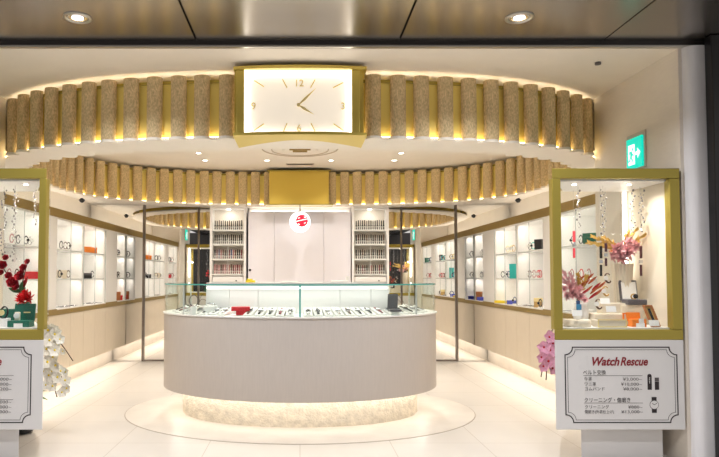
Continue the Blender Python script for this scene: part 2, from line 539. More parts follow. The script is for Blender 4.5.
dy = Yf + .045
dial = MB().box(-.418, .388, dy, dy + .02, zb, zt).build('dial', FACE, ck)
# slim edge lights set around the dial
ml = MB()
for b in ((-.418, .388, zt - .012, zt), (-.418, .388, zb, zb + .010)): ml.box(b[0], b[1], dy - .035, dy - .002, b[2], b[3])
for b in ((-.418, -.404), (.374, .388)): ml.box(b[0], b[1], dy - .035, dy - .002, zb + .01, zt - .012)
ml.build('edge_light', FACEL, ck)
dx, dz = -.015, (zb + zt) / 2
GM = mat('gold marker', (.80, .66, .32), .45)
def baton(x0, z0, x1, z1, w):
    a, b = Vector((x0, dy - .008, z0)), Vector((x1, dy - .008, z1)); u = (b - a) / 2; n = Vector((-u.z, 0, u.x)).normalized() * w
    return MB().obox((a + b) / 2, u, n, (0, .004, 0))
def ckpx(x, y): return at(x, y, dy)
for x0, y0, x1, y1 in ((254.5, 81, 264, 87), (282.5, 79.5, 287, 88), (315, 80, 310.5, 88), (343, 83, 333, 88),
                       (254, 131, 264, 124), (283.5, 132, 287, 123.5), (315, 131.5, 311, 123.5), (343.5, 131, 333.5, 124)):
    a, b = ckpx(x0, y0), ckpx(x1, y1)
    baton(a.x, a.z, b.x, b.z, .004).build('hour_mark', GM, dial)
for body, x, y in (('12', 299, 86.5), ('3', 343, 109.5), ('6', 299, 131.5), ('9', 253.5, 109.5)):
    p = ckpx(x, y)
    text_mb(body, p.x, dy - .004, p.z, .075, 'CENTER', bold=.0005, depth=.003).build('numeral', GM, dial)
c = ckpx(298.5, 105.5)
def hand(x, y, w):
    b = ckpx(x, y); d = Vector((b.x - c.x, 0, b.z - c.z)); n = Vector((-d.z, 0, d.x)).normalized() * w
    y0 = dy - .016
    pts = [c - n * .25, c + d * .35 - n, c + d, c + d * .35 + n, c + n * .25]
    m = MB(); A = [Vector((p.x, y0, p.z)) for p in pts]; B = [Vector((p.x, y0 + .004, p.z)) for p in pts]
    m.add(A, [(0, 1, 2, 3, 4)]); m.add(B, [(4, 3, 2, 1, 0)]); m.strip(B + [B[0]], A + [A[0]], smooth=False)
    return m
hand(316, 88.5, .010).build('minute_hand', GM, ck)
hand(314, 115, .010).build('hour_hand', GM, ck)
MB().disc((c.x, dy - .018, c.z), .013, .012).build('hub', GM, ck)

# ------------------------------------------------------------------ rear gold box
gb = thing('gold_box', 'plain flat gold box set into the inner fluted ring over the white panel', 'box', (0, 9.2, 2.36))
MB().box(-.455, .425, 9.10, 9.36, 2.375, 2.862).build('front_panel', mat('gold leaf panel', (.72, .52, .095), .4, metal=.45), gb, .003)
MB().box(-.52, .49, 9.08, 9.38, 2.36, 2.374).build('bottom_flange', GOLD, gb, .002)
MB().box(-.485, .455, 9.07, 9.38, 2.863, 2.873).build('top_flange', GOLD, gb, .002)

# ------------------------------------------------------------------ ceiling fittings
vd = thing('air_diffuser', 'round stepped white air diffuser in the ceiling behind the clock', 'air vent', (0, 7.70, ZC))
m = MB(); m.lathe([(.48, 0), (.46, -.010), (.36, -.012), (.35, -.022), (.23, -.024), (.21, -.036), (.03, -.038)], (0, 7.70, ZC), 48, False); m.build('cone', CREAM, vd)
for rr in (.475, .355):
    MB().tube([(rr * math.cos(a), 7.70 + rr * math.sin(a), ZC - .012 - .012 * (rr < .4)) for a in [2 * PI * k / 48 for k in range(48)]], .007, 6, True).build('vent_ring', mat('vent beige', (.58, .48, .36), .6), vd)
MB().box(-.13, .13, 7.56, 7.60, ZC - .052, ZC - .012).build('louver', GOLDF, vd)
MB().box(-.09, .09, 7.66, 7.70, ZC - .055, ZC - .012).build('louver', GOLDF, vd)
sl = thing('slot_vent', 'thin linear slot vent in the ceiling just before the gold box', 'air vent', (0, 8.80, ZC))
MB().box(-.20, .20, 8.74, 8.86, ZC - .006, ZC).build('frame', mat('vent grey', (.55, .48, .42), .6), sl)
MB().box(-.18, .18, 8.765, 8.79, ZC - .009, ZC - .0062).build('slot', DARK, sl)
MB().box(-.18, .18, 8.81, 8.835, ZC - .009, ZC - .0062).build('slot', DARK, sl)

def downlight(x, y, z, r, label, group, power, trimm=CREAM, col=(1, .94, .86), spread=120, cone=False):
    t = thing('downlight', label, 'ceiling light', (x, y, z), group)
    m = MB(); m.lathe([(r, 0), (r, -.006), (r * .82, -.008), (r * .78, 0)], (x, y, z), 32); m.build('trim_ring', trimm, t)
    m = MB()
    if cone:
        m.lathe([(r * .78, -.001), (r * .62, -.004), (r * .5, -.002)], (x, y, z), 32); m.build('reflector', CHROME, t)
        MB().disc((x, y, z - .004), r * .42, .004, 'z').build('lens', LENSC, t)
    else:
        MB().disc((x, y, z - .003), r * .72, .004, 'z').build('lens', LENS, t)
    if power:
        area('lamp', (x, y, z - .03), r * (.55 if cone else 1.2), power, col, (0, 0, 0), spread=spread, shape='DISK')
    return t
for x, y in ((-1.31, 8.5), (-.455, 8.5), (.43, 8.5), (1.30, 8.5), (-1.32, 8.0), (1.315, 8.0), (-1.31, 7.46), (1.31, 7.46),
             (-1.31, 6.3), (1.31, 6.3), (-.455, 5.75), (.43, 5.75)):
    downlight(x, y, ZC, .045, 'small white recessed downlight in the ceiling inside the fluted rings', 'downlights inside the ring', 7.5)
for x, l in ((-1.42, 'chrome ringed downlight in the bronze corridor ceiling nearer the clock'), (1.40, 'chrome ringed downlight in the bronze corridor ceiling nearer the exit sign')):
    downlight(x, 3.895, 2.955, .088, l, None, 26, STEEL, (.95, .96, 1), 140, True)
for x in (-1.42, 1.40):
    for y in (1.2, -1.8):
        downlight(x, y, 2.955, .088, 'chrome ringed downlight in the corridor ceiling out in front of the shop', 'corridor downlights', 45, STEEL, (.97, .97, 1), 150, True)
# small ceiling sensors by the entrance
m = MB(); m.disc((2.24, 4.60, ZC - .008), .022, .016, 'z')
one('smoke_sensor', m, GREYINK, 'tiny dark round sensor on the ceiling before the exit sign wall', 'sensor')
for s, w in ((-1, 'white orchids'), (1, 'exit sign')):
    t = thing('dome_camera', 'small black dome camera under the ring on the %s side' % w, 'security camera', (s * 3.02, 8.55, ZLOW))
    MB().lathe([(.042, 0), (.042, -.012), (.036, -.014)], (s * 3.02, 8.55, ZR0 - .022), 20).build('mount', BLACK, t)
    MB().ball((s * 3.02, 8.55, ZR0 - .032), .034, 14, 8).build('dome', BLACK, t)

# ------------------------------------------------------------------ exit signs
def exit_sign(s, label):
    X = s * 2.67
    t = thing('exit_sign', label, 'exit sign', (X, 4.87, 2.17))
    xa = lambda d: X - s * d
    y0, y1 = 4.74, 5.005
    MB().box(*sorted((xa(0), xa(.012))), y0, y1, 2.15, 2.44).build('back_plate', mat('plate beige', (.62, .54, .46), .5), t, .003)
    bx = MB().box(*sorted((xa(.012), xa(.028))), y0 + .018, y1 - .022, 2.16, 2.402).build('lit_panel', SIGNG, t, .003)
    # door with a running figure, and an arrow (drawn on the wall plane: u runs to the viewer's right)
    def P(u, v): return Vector((xa(.030), (y1 - .022) - u, 2.16 + v) if s > 0 else (xa(.030), (y0 + .018) + u, 2.16 + v))
    def poly(pts, m, name, d=0):
        A = [P(*p) + Vector((-s * d, 0, 0)) for p in pts]; B = [p + Vector((s * .002, 0, 0)) for p in A]
        q = MB(); n = len(A); q.add(A, [tuple(range(n))]); q.add(B, [tuple(range(n - 1, -1, -1))]); q.strip(A + [A[0]], B + [B[0]], smooth=False)
        q.build(name, m, bx)
    poly([(.03, .03), (.125, .03), (.125, .19), (.03, .19)], SIGNX, 'door_symbol')
    g = SIGNG
    poly([(.085, .155), (.1, .165), (.108, .152), (.1, .14), (.088, .143)], g, 'figure_head', .001)
    poly([(.055, .14), (.085, .142), (.098, .115), (.115, .105), (.112, .097), (.092, .104), (.085, .09), (.1, .068), (.09, .04), (.08, .042),
          (.085, .066), (.068, .085), (.055, .06), (.03, .055), (.03, .066), (.05, .072), (.066, .11), (.062, .127), (.048, .112), (.04, .118)], g, 'figure_body', .001)
    poly([(.135, .125), (.165, .125), (.165, .152), (.205, .112), (.165, .072), (.165, .1), (.135, .1)], SIGNX, 'arrow')
    return t
exit_sign(1, 'green lit emergency exit sign with running figure and arrow above the pink flower case')
exit_sign(-1, 'green lit emergency exit sign seen in the mirror on the red rose side')

# ------------------------------------------------------------------ back wall: mirrors, white panel, shelf units
for s, side in ((-1, 'red rose'), (1, 'pink flower')):
    for x0, x1, pos in ((1.36, 1.575, 'beside the strap shelves'), (1.585, 2.425, 'between its two posts'), (2.435, 3.27, 'past the outer post')):
        one('mirror_panel', MB().box(*sorted((s * x0, s * x1)), YM, YM + .02, 0.005, ZLOW - .004), MIRROR,
            'tall wall mirror on the %s side, %s' % (side, pos), 'mirror')
    one('metal_post', MB().box(*sorted((s * 2.412, s * 2.446)), YM - .03, YM + .02, 0, ZLOW), DKSTEEL,
        'thick dark metal post on the mirror, %s side' % side, 'post')
    one('metal_post', MB().box(*sorted((s * 1.565, s * 1.592)), YM - .02, YM + .02, 0, ZLOW), DKSTEEL,
        'thin dark metal post on the mirror beside the strap shelves, %s side' % side, 'post')
    one('floor_rail', MB().box(*sorted((s * 1.595, s * 2.41)), YM - .02, YM + .0, 0, .025), DKSTEEL,
        'dark metal rail along the foot of the mirror, %s side' % side, 'rail')

pn = thing('wall_panel_unit', 'tall plain pale lilac panel of three boards behind the counter', 'panel', (0, 9.45, 0))
for x0, x1 in ((-.783, -.392), (-.388, .358), (.362, .768)):
    MB().box(x0, x1, 9.36, 9.64, .08, 2.29).build('board', BACKP, pn, .002)
MB().box(-.783, .768, 9.40, 9.64, 0, .08).build('kick_board', BACKP, pn)
MB().box(-.783, .768, 9.56, 9.64, 2.29, 2.38).build('top_recess', WHITE, pn)
MB().box(-.77, .755, 9.535, 9.555, 2.30, 2.306).build('light_strip', LEDW, pn)
p = at(249, 270, 9.355)
MB().disc((-.755, 9.357, p.z), .018, .008).build('lock', INK, pn)
area('panel_light', (0, 9.22, 2.34), 1.4, .6, (1, .96, .97), (math.radians(-35), 0, 0), .04)

# strap (watch band on a card) prototype, facing the entrance, base at z=0
def strap_proto(mcol, mcard, label, group):
    t = thing('watch_strap', label, 'watch strap', (0, 0, 0), group)
    MB().box(-.0145, .0145, -.004, .004, 0, .085).build('card', mcard, t)
    m = MB(); n = 6
    A = [(-.0082, -.004), (.0082, -.004), (.0082, -.009), (-.0082, -.009)]
    m.prism(A, .045, .132); m.box(-.0115, .0115, -.0110, -.0085, .050, .064); m.box(-.0075, .0075, -.0105, -.0085, .004, .036)
    m.build('band', mcol, t)
    return t
STRAPC = [mat('strap black', (.015, .014, .014), .5), mat('strap brown', (.10, .045, .025), .5), mat('strap burgundy', (.18, .02, .035), .5),
          mat('strap blue', (.05, .08, .2), .5), mat('strap rose', (.45, .17, .17), .5), mat('strap grey', (.2, .19, .19), .5)]
ROWN = ['top', 'second', 'third', 'lowest']
for s, side, pal in ((-1, 'red rose', [[0, 0, 1, 0, 5], [0, 0, 0, 5], [0, 2, 3, 4, 1, 0], [4, 2, 4, 1, 2]]), (1, 'pink flower', [[0, 0, 5], [0, 1, 5, 0], [0, 5, 0, 1], [1, 0, 5, 2]])):
    x0, x1 = (-1.355, -.812) if s < 0 else (.781, 1.336)
    t = thing('shelf_unit', 'tall white shelf unit of watch straps beside the lilac panel, %s side' % side, 'shelf unit', ((x0 + x1) / 2, 9.45, 0))
    MB().box(x0, x0 + .035, 9.30, 9.64, 0, 2.38).build('side_panel', WHITE, t)
    MB().box(x1 - .035, x1, 9.30, 9.64, 0, 2.38).build('side_panel', WHITE, t)
    MB().box(x0 + .035, x1 - .035, 9.56, 9.64, 0, 2.38).build('back_panel', mat('cream shelf back', (.74, .68, .60), .6), t)
    MB().box(x0 + .035, x1 - .035, 9.30, 9.56, 2.33, 2.38).build('top_board', WHITE, t)
    MB().box(x0 + .035, x1 - .035, 9.30, 9.56, 0, 1.21).build('base_cabinet', WHITE, t, .003)
    MB().box(x0 + .045, x1 - .045, 9.292, 9.30, 1.225, 1.305).build('drawer', WHITE, t, .002)
    MB().disc((x0 + .40, 9.288, 1.245), .010, .01).build('lock', INK, t)
    MB().box((x0 + x1) / 2 - .004, (x0 + x1) / 2 + .004, 9.312, 9.318, 1.34, 1.88).build('divider', SHELFW, t)
    MB().box(x0 + .035, x1 - .035, 9.311, 9.316, 1.33, 2.33).build('glass_door', GLASS, t)
    zs = [2.015, 1.80, 1.575, 1.345]
    for z in zs:
        MB().box(x0 + .035, x1 - .035, 9.33, 9.56, z - .022, z).build('shelf', SHELFW, t)
    p = MB(); p.disc(((x0 + x1) / 2, 9.40, 2.327), .03, .006, 'z'); p.build('spot_lamp', LENS, t)
    area('shelf_spot', ((x0 + x1) / 2, 9.39, 2.315), .05, .8, (1, .95, .88), (math.radians(12), 0, 0), shape='DISK')
    for ri, z in enumerate(zs):
        if ri: area('shelf_light', ((x0 + x1) / 2, 9.37, zs[ri - 1] - .026), .42, .12, (1, .92, .82), (math.radians(-14), 0, 0), .012)
        g = 'straps on the %s row, %s side unit' % (ROWN[ri], side)
        lab = 'narrow watch strap on the %s row of the strap shelves, %s side' % (ROWN[ri], side)
        protos = {}
        N = 14
        for k in range(N):
            ci = pal[ri][k % len(pal[ri])]
            x = x0 + .055 + (x1 - x0 - .11) * (k + .5) / N
            if ci not in protos:
                o = strap_proto(STRAPC[ci], SHELFW, lab, g); protos[ci] = o; index_children()
            else: o = dup(protos[ci])
            o.location = (x, 9.37, z)
            o.scale = (1, 1, 1 + .12 * random.random())

# hanging lit round sign
rs = thing('round_sign', 'round white lit sign with a red emblem hanging before the lilac panel', 'sign', (0, 9.0, 2.1))
cz = at(300, 222, 9.0)
MB().disc((0, 9.0, cz.z), .152, .07, 'y', 48).build('disc', SIGNW, rs, .02)
ez, ey, ex = cz.z + .016, 8.962, .028
emb = MB().disc((ex, ey, ez), .088, .004, 'y', 40).build('emblem', mat('emblem red', (.55, .01, .04), .5, emit=(.6, .01, .05), es=.45), rs)
PW = mat('emblem pale', (.9, .75, .75), .5, emit=(1, .82, .82), es=.8)
# slanted band with lettering and two pale blades, as on the photo's badge
def slab(c0, c1, w, m, nm, d):
    a, b = Vector((ex + c0[0], ey - d, ez + c0[1])), Vector((ex + c1[0], ey - d, ez + c1[1])); u = (b - a) / 2
    n = Vector((-u.z, 0, u.x)).normalized() * w
    MB().obox((a + b) / 2, u, n, (0, .001, 0)).build(nm, m, emb)
slab((-.08, -.010), (.08, .026), .007, PW, 'band', .004)
slab((-.058, .032), (-.03, .044), .006, PW, 'blade', .004); slab((.03, -.040), (.056, -.028), .006, PW, 'blade', .004)
slab((.03, .052), (.06, .05), .008, PW, 'blade', .004); slab((-.06, -.045), (-.03, -.058), .008, PW, 'blade', .004)
MB().cyl((0, 9.0, cz.z + .145), (0, 9.0, 2.352), .006, 8).build('hanger', GREYINK, rs)
MB().lathe([(.05, 0), (.05, .012), (.015, .02), (.012, .05)], (0, 9.0, cz.z + .145), 16).build('cap', CHROME, rs)

# ------------------------------------------------------------------ counter
ct = thing('display_counter', 'oval greige counter with a glass display top on a rough stone foot', 'counter', (0, CY, 0))
CA, CB = 1.325, 1.0
mb = MB(); mb.prism([tuple(p) for p in ell(CA, CB, CY, 128)], .262, .955)
body = mb.build('body', COUNT, ct, .006)
for p in body.data.polygons: p.use_smooth = abs(p.normal.z) < .5
mb = MB(); mb.prism([tuple(p) for p in ell(CA + .012, CB + .012, CY, 128)], .955, .968); mb.build('deck', WHITE, ct, .003)
# stone foot: rough cylinder
mb = MB(); R = ell(1.14, .755, CY, 160); rows = []
for k in range(9):
    z = .004 + .255 * k / 8
    rows.append([Vector((p.x * (1 + random.uniform(-.006, .006)), CY + (p.y - CY) * (1 + random.uniform(-.006, .006)), z)) for p in R])
for k in range(8): mb.strip(rows[k], rows[k + 1], True)
mb.build('stone_foot', STONE, ct)
mb = MB(); mb.strip(lift(ell(1.185, .81, CY), .259), lift(ell(1.235, .86, CY), .259), True, False); mb.build('foot_light', LEDF, ct)
GT = 1.228
# curved glass panes standing on the deck
def arc(a, b, t0, t1, n=20):
    return [Vector((a * math.sin(t), CY - b * math.cos(t))) for t in [math.radians(t0 + (t1 - t0) * k / n) for k in range(n + 1)]]
for t0, t1 in ((-118, -52), (-52, 0), (0, 52), (52, 118)):
    A, B = arc(CA - .004, CB - .004, t0 + .15, t1 - .15), arc(CA - .014, CB - .014, t0 + .15, t1 - .15)
    m = MB(); m.strip(lift(A, .968), lift(A, GT)); m.strip(lift(B, GT), lift(B, .968))
    m.build('glass_pane', GLASSG, ct)
for tdeg, mm in ((0, TEAL), (-52, GEDGE), (52, GEDGE), (-118, GEDGE), (118, GEDGE)):
    t = math.radians(tdeg); w = .15 if tdeg else .30
    a = arc(CA - .003, CB - .003, tdeg - w, tdeg + w, 2); b = arc(CA - .016, CB - .016, tdeg - w, tdeg + w, 2)
    m = MB(); m.prism([tuple(p) for p in a] + [tuple(p) for p in b[::-1]], .968, GT); m.build('pane_edge', mm, ct)
# glass top plate
A = arc(CA, CB, -118, 118, 60)
m = MB(); pl = [tuple(p) for p in A]; m.add(lift(A, GT), [tuple(range(len(A)))]); m.add(lift(A, GT + .012), [tuple(range(len(A)))])
m.build('glass_top', GLASSG, ct)
A1 = arc(CA + .0015, CB + .0015, -118, 118, 60)
m = MB(); m.strip(lift(A1, GT), lift(A1, GT + .012)); m.build('top_edge', TEAL, ct)
# lit inner back wall with sliding doors
for x0, x1 in ((-.85, -.64), (-.637, -.38), (-.377, .36), (.363, .64), (.643, .80)):
    MB().box(x0, x1, 5.62, 5.64, .968, GT - .002).build('back_door', WHITE, ct)
MB().box(-.84, .79, 5.608, 5.618, 1.195, 1.206).build('light_strip', mat('counter led', (1, 1, 1), .5, emit=(1, .96, .9), es=2.5), ct)
area('counter_light', (0, 5.575, 1.198), 1.6, 1.5, (1, .96, .93), (math.radians(-28), 0, 0), .02)
MB().box(-.85, .80, 5.64, 5.95, .968, GT).build('staff_cupboard', WHITE, ct)
MB().box(-.85, .80, 5.64, 5.95, GT + .013, GT + .02).build('worktop', WHITE, ct)

# watch lying on a slanted pad: pad and watch are things of their own
def pad_at(tdeg, a, b, k):
    t = math.radians(tdeg)
    c = Vector((a * math.sin(t), CY - b * math.cos(t), .968))
    n = Vector((math.sin(t) / a, -math.cos(t) / b, 0)).normalized()
    n = (n + Vector((0, -.9, 0))).normalized()
    return c, math.atan2(n.y, n.x) + PI / 2
def pad_proto():
    t = thing('watch_pad', 'white slanted watch pad inside the glass counter', 'watch pad', (0, 0, 0), 'watch pads in the counter')
    m = MB(); m.add([(-.036, -.13, 0), (.036, -.13, 0), (.036, .13, 0), (-.036, .13, 0), (-.036, -.13, .010), (.036, -.13, .010), (.036, .13, .062), (-.036, .13, .062)],
                    [(0, 3, 2, 1), (4, 5, 6, 7), (0, 1, 5, 4), (1, 2, 6, 5), (2, 3, 7, 6), (3, 0, 4, 7)])
    m.build('pad', mat('pad linen', (.74, .72, .70), .7), t, .004)
    return t
def lying_watch(mstrap, mdial):
    t = thing('wristwatch', 'small wristwatch laid out on a white pad inside the glass counter', 'watch', (0, 0, 0), 'watches in the counter')
    tl = math.atan2(.052, .26)
    def L(y, h): return (0, y * math.cos(tl) - h * math.sin(tl), .036 + y * math.sin(tl) + h * math.cos(tl))
    m = MB(); m.tube([L(-.105, .004), L(-.06, .006), L(-.02, .008)], [.010, .011, .013], 8, flat=.3); m.build('strap', mstrap, t)
    m = MB(); m.tube([L(.02, .008), L(.05, .006), L(.085, .004)], [.013, .011, .010], 8, flat=.3); m.build('strap', mstrap, t)
    a = Vector((0, -math.sin(tl), math.cos(tl))); c0 = Vector(L(0, .008))
    MB().disc(c0, .024, .010, a, 20).build('case', SILVER, t)
    MB().disc(c0 + a * .0055, .019, .002, a, 20).build('dial', mdial, t)
    return t
pp = pad_proto(); combos = [(STRAPC[0], DIAL), (STRAPC[1], DKDIAL), (SILVER, DIAL), (STRAPC[0], DKDIAL), (SILVER, DKDIAL), (STRAPC[2], DIAL)]
lw = [lying_watch(*c) for c in combos]
index_children()
angs = [-84, -72, -62, -54, -47, -41, -35.5, -22.5, -17.5, -12.8, -8.4, -4.2, 3.5, 7.8, 12.2, 16.8, 21.6, 26.6, 32, 38, 44.5, 52, 60, 70, 82]
used = set(); firstpad = True
for k, tdeg in enumerate(angs):
    c, rz = pad_at(tdeg, CA - .20, CB - .20, k)
    o = pp if firstpad else dup(pp); firstpad = False
    o.location = c; o.rotation_euler = (0, 0, rz)
    j = (k * 5 + k // 3) % len(lw)
    w = lw[j] if j not in used else dup(lw[j]); used.add(j)
    w.location = c + Vector((0, 0, .001)); w.rotation_euler = (0, 0, rz)

# things among the pads
rb = thing('watch_box', 'bright red stepped watch stand inside the glass counter', 'watch stand', (-.52, 5.42, .968))
MB().box(-.595, -.435, 5.38, 5.46, 1.005, 1.042).build('platform', RED, rb, .004)
MB().box(-.555, -.455, 5.39, 5.45, .969, 1.005).build('foot', RED, rb, .004)
db = thing('presentation_box', 'open dark grey presentation box standing inside the glass counter', 'box', (.83, 5.5, .968))
MB().obox((.82, 5.50, 1.085), (.045, 0, 0), (0, .006, .0), (.004, .01, .065)).build('lid', GREYBOX, db, .003)
MB().box(.775, .88, 5.38, 5.48, 1.0, 1.02).build('tray', GREYBOX, db, .003)
MB().box(.79, .87, 5.40, 5.52, .969, 1.0).build('foot', SHELFW, db, .003)
wl = thing('bangle_stand', 'thin wire bangle hoop on a small white block inside the glass counter', 'bangle', (-.93, 5.50, .968))
MB().tube([(-.94 + .038 * math.cos(t), 5.5, 1.09 + .05 * math.sin(t)) for t in [2 * PI * k / 20 for k in range(20)]], .004, 6, True).build('hoop', GREYINK, wl)
MB().box(-.965, -.915, 5.47, 5.53, .969, 1.04).build('block', SHELFW, wl, .003)
wb = thing('bangle_stand', 'low white cuff pad with a pale bracelet, near the counter end by the red stand', 'bracelet', (-.80, 5.5, .968))
MB().box(-.86, -.74, 5.53, 5.59, .969, 1.045).build('cushion', SHELFW, wb, .008)
MB().tube([(-.80 + .04 * math.cos(t), 5.56 + .01 * math.sin(t), 1.053 + .012 * math.sin(t)) for t in [2 * PI * k / 16 for k in range(16)]], .006, 6, True).build('bracelet', SILVER, wb)
# on the counter top
yb = thing('card_box', 'small yellow card box on the counter top by the lilac panel lock', 'box', (-.46, 5.75, GT + .02))
MB().box(-.50, -.415, 5.70, 5.78, GT + .021, GT + .042).build('base', YELLOW, yb, .003)
MB().box(-.49, -.44, 5.71, 5.77, GT + .042, GT + .055).build('lid', YELLOW, yb, .003)
one('cash_tray', MB().box(-.17, -.02, 5.72, 5.84, GT + .021, GT + .034), SHELFW, 'flat white cash tray on the counter top, under the round sign', 'tray', bevel=.004)
pb = thing('card_reader', 'low white card terminal on the counter top before the strap shelves', 'terminal', (.37, 5.78, GT + .02))
MB().box(.29, .45, 5.72, 5.84, GT + .021, GT + .04).build('base', SHELFW, pb, .003)
MB().box(.43, .455, 5.74, 5.82, GT + .041, GT + .08).build('screen_head', SHELFW, pb, .003)

# ------------------------------------------------------------------ wall cabinets
ZB, ZG, ZD, ZT = .25, .88, .945, 1.945
XF, XB = 2.70, 3.26
SH = [1.28, 1.615]
def cabinet(s, y0, y1, label, half=False):
    t = thing('display_cabinet', label, 'cabinet', (s * 2.95, (y0 + y1) / 2, 0))
    X = lambda d: s * d
    bx = lambda x0, x1, a, b, c, d: MB().box(*sorted((X(x0), X(x1))), a, b, c, d)
    bx(XF + .02, XB, y0, y1, ZB, ZG).build('carcass', PANELB, t)
    n = 1 if half else 2
    for i in range(n):
        a, b = y0 + (y1 - y0) * i / n + .002, y0 + (y1 - y0) * (i + 1) / n - .002
        dr = bx(XF, XF + .02, a, b, ZB, ZG - .003).build('door', PANELB, t, .002)
    r = bx(XF - .012, XF + .03, y0, y1, ZG, ZG + .052).build('gold_rail', GOLDF, t, .003)
    yk = (y0 + y1) / 2
    for d in (-.015, .015): MB().disc((X(XF - .013), yk + d, ZG + .026), .007, .006, 'x', 12).build('lock', GOLD, r)
    bx(XF, XB, y0, y1, ZG + .052, ZD).build('deck', SHELFW, t)
    bx(XB - .1, XB - .08, y0, y1, ZD, ZT).build('back_panel', SHELFW, t)
    bx(XF + .02, XB - .1, y0, y0 + .02, ZD, ZT).build('side_panel', SHELFW, t)
    bx(XF + .02, XB - .1, y1 - .02, y1, ZD, ZT).build('side_panel', SHELFW, t)
    bx(XF, XB - .08, y0, y1, ZT, ZT + .02).build('top_board', SHELFW, t)
    for z in SH: bx(XF + .02, XB - .1, y0 + .02, y1 - .02, z - .012, z).build('shelf', mat('frosted glass shelf', (.74, .74, .72), .25), t)
    for i in range(n):
        a, b = y0 + (y1 - y0) * i / n + .003, y0 + (y1 - y0) * (i + 1) / n - .003
        g = bx(XF + .004, XF + .010, a, b, ZD, ZT).build('glass_door', CABGLASS, t)
        bx(XF + .003, XF + .011, b - .002, b + .002, ZD, ZT).build('glass_edge', GEDGE, g)
    for z in (SH[0] - .014, SH[1] - .014, ZT - .004):
        area('cabinet_light', (X(XF + .06), (y0 + y1) / 2, z), .03, (2.3 if not half else 1.7) * (y1 - y0) / .87, (1, .93, .84), (0, math.radians(-s * 22), 0), (y1 - y0) * .85)
    return t
def pilaster(s, y0, y1, label):
    t = thing('pilaster_panel', label, 'panel', (s * 2.95, (y0 + y1) / 2, 0))
    bx = lambda x0, x1, a, b, c, d: MB().box(*sorted((s * x0, s * x1)), a, b, c, d)
    bx(XF, XB, y0, y1, ZD, ZT + .02).build('upper_panel', SHELFW, t)
    bx(XF, XB, y0, y1, ZB, ZG).build('lower_panel', PANELB, t)
    bx(XF - .012, XB, y0, y1, ZG, ZD).build('gold_rail', GOLDF, t)
    return t
BAYS = [(5.60, 6.56, 'behind the flower case'), (6.88, 7.76, 'beyond the flower case'), (7.76, 8.63, 'next to the far pilaster'), (9.14, YM - .01, 'against the mirror')]
SIDES = ((-1, 'red rose'), (1, 'pink flower'))
for s, side in SIDES:
    for i, (a, b, w) in enumerate(BAYS):
        cabinet(s, a, b, 'lit white wall cabinet with glass doors %s, %s side' % (w, side), i == 3)
    pilaster(s, 6.56, 6.88, 'plain white pilaster between lit wall cabinets near the flower case, %s side' % side)
    pilaster(s, 8.63, 9.14, 'plain white pilaster between lit wall cabinets near the mirror, %s side' % side)
    one('gold_fascia', MB().box(*sorted((s * (XF - .012), s * 3.27)), 5.59, YM - .005, ZT + .021, ZT + .115), GOLDF,
        'long dull gold fascia along the top of the wall cabinets, %s side' % side, 'fascia', bevel=.003)
    # recessed plinth and its light
    t = thing('cabinet_plinth', 'pale recessed plinth with a warm light line under the wall cabinets, %s side' % side, 'plinth', (s * 3.08, 7.5, 0))
    MB().box(*sorted((s * 2.90, s * 3.26)), 5.59, YM - .005, .001, ZB - .001).build('plinth_board', MARBLE, t)
    MB().box(*sorted((s * 2.86, s * 2.898)), 5.60, YM - .02, ZB - .012, ZB - .002).build('light_strip', LEDB, t)
    area('plinth_light', (s * 2.80, 7.55, ZB - .012), .03, 5, (1, .90, .78), (0, math.radians(s * 0), 0), 4.0)
    area('added_ceiling_fill', (s * 3.05, 7.65, ZT + .13), .06, 7, (1, .90, .76), (PI, 0, 0), 3.8)  # unseen lamp added above the cabinets to brighten the low side ceiling
    struct('trim_floor_' + ('left' if s < 0 else 'right'), MB().box(*sorted((s * 2.45, s * 2.454)), 4.9, YM - .03, 0, .0016), mat('joint', (.47, .40, .33), .6))

# cabinet contents ---------------------------------------------------------
def loop_watch(mstrap, mdial, tall=.082):
    """watch buckled round an upright C stand, dial towards -Y"""
    t = thing('wristwatch', 'x', 'watch', (0, 0, 0))
    MB().box(-.022, .022, -.022, .022, 0, .012).build('stand', SHELFW, t, .002)
    r = tall / 2; m = MB()
    n = 22; path = [(0, -.032 * math.cos(a) * 1.05, .014 + r + r * math.sin(a)) for a in [2 * PI * k / n for k in range(n)]]
    m.tube(path, .0065, 8, True, flat=.4); m.build('strap', mstrap, t)
    MB().disc((0, -.036, .014 + r), .016, .008).build('case', SILVER, t)
    MB().disc((0, -.0405, .014 + r), .0135, .002).build('dial', mdial, t)
    return t
def box_proto(m, w, d, h, lid=None, name='gift_box'):
    t = thing(name, 'x', 'box', (0, 0, 0))
    MB().box(-w / 2, w / 2, -d / 2, d / 2, 0, h * .62).build('base', m, t, .002)
    MB().box(-w / 2 - .002, w / 2 + .002, -d / 2 - .002, d / 2 + .002, h * .62, h).build('lid', lid or m, t, .002)
    return t
def flat_watch(mstrap, mdial):
    t = thing('wristwatch', 'x', 'watch', (0, 0, 0))
    MB().tube([(-.11, 0, .006), (-.06, .004, .007), (-.02, 0, .009)], [.007, .009, .011], 8, flat=.3).build('strap', mstrap, t)
    MB().tube([(.02, 0, .009), (.06, -.004, .007), (.10, 0, .006)], [.011, .009, .008], 8, flat=.3).build('strap', mstrap, t)
    MB().disc((0, 0, .011), .021, .010, 'z').build('case', SILVER, t)
    MB().disc((0, 0, .0168), .017, .002, 'z').build('dial', mdial, t)
    return t
PROTO = {}
def proto(key, fn):
    if key not in PROTO:
        o = fn(); PROTO[key] = [o, False]; index_children()
    o, used = PROTO[key]
    if not used: PROTO[key][1] = True; return o
    return dup(o)
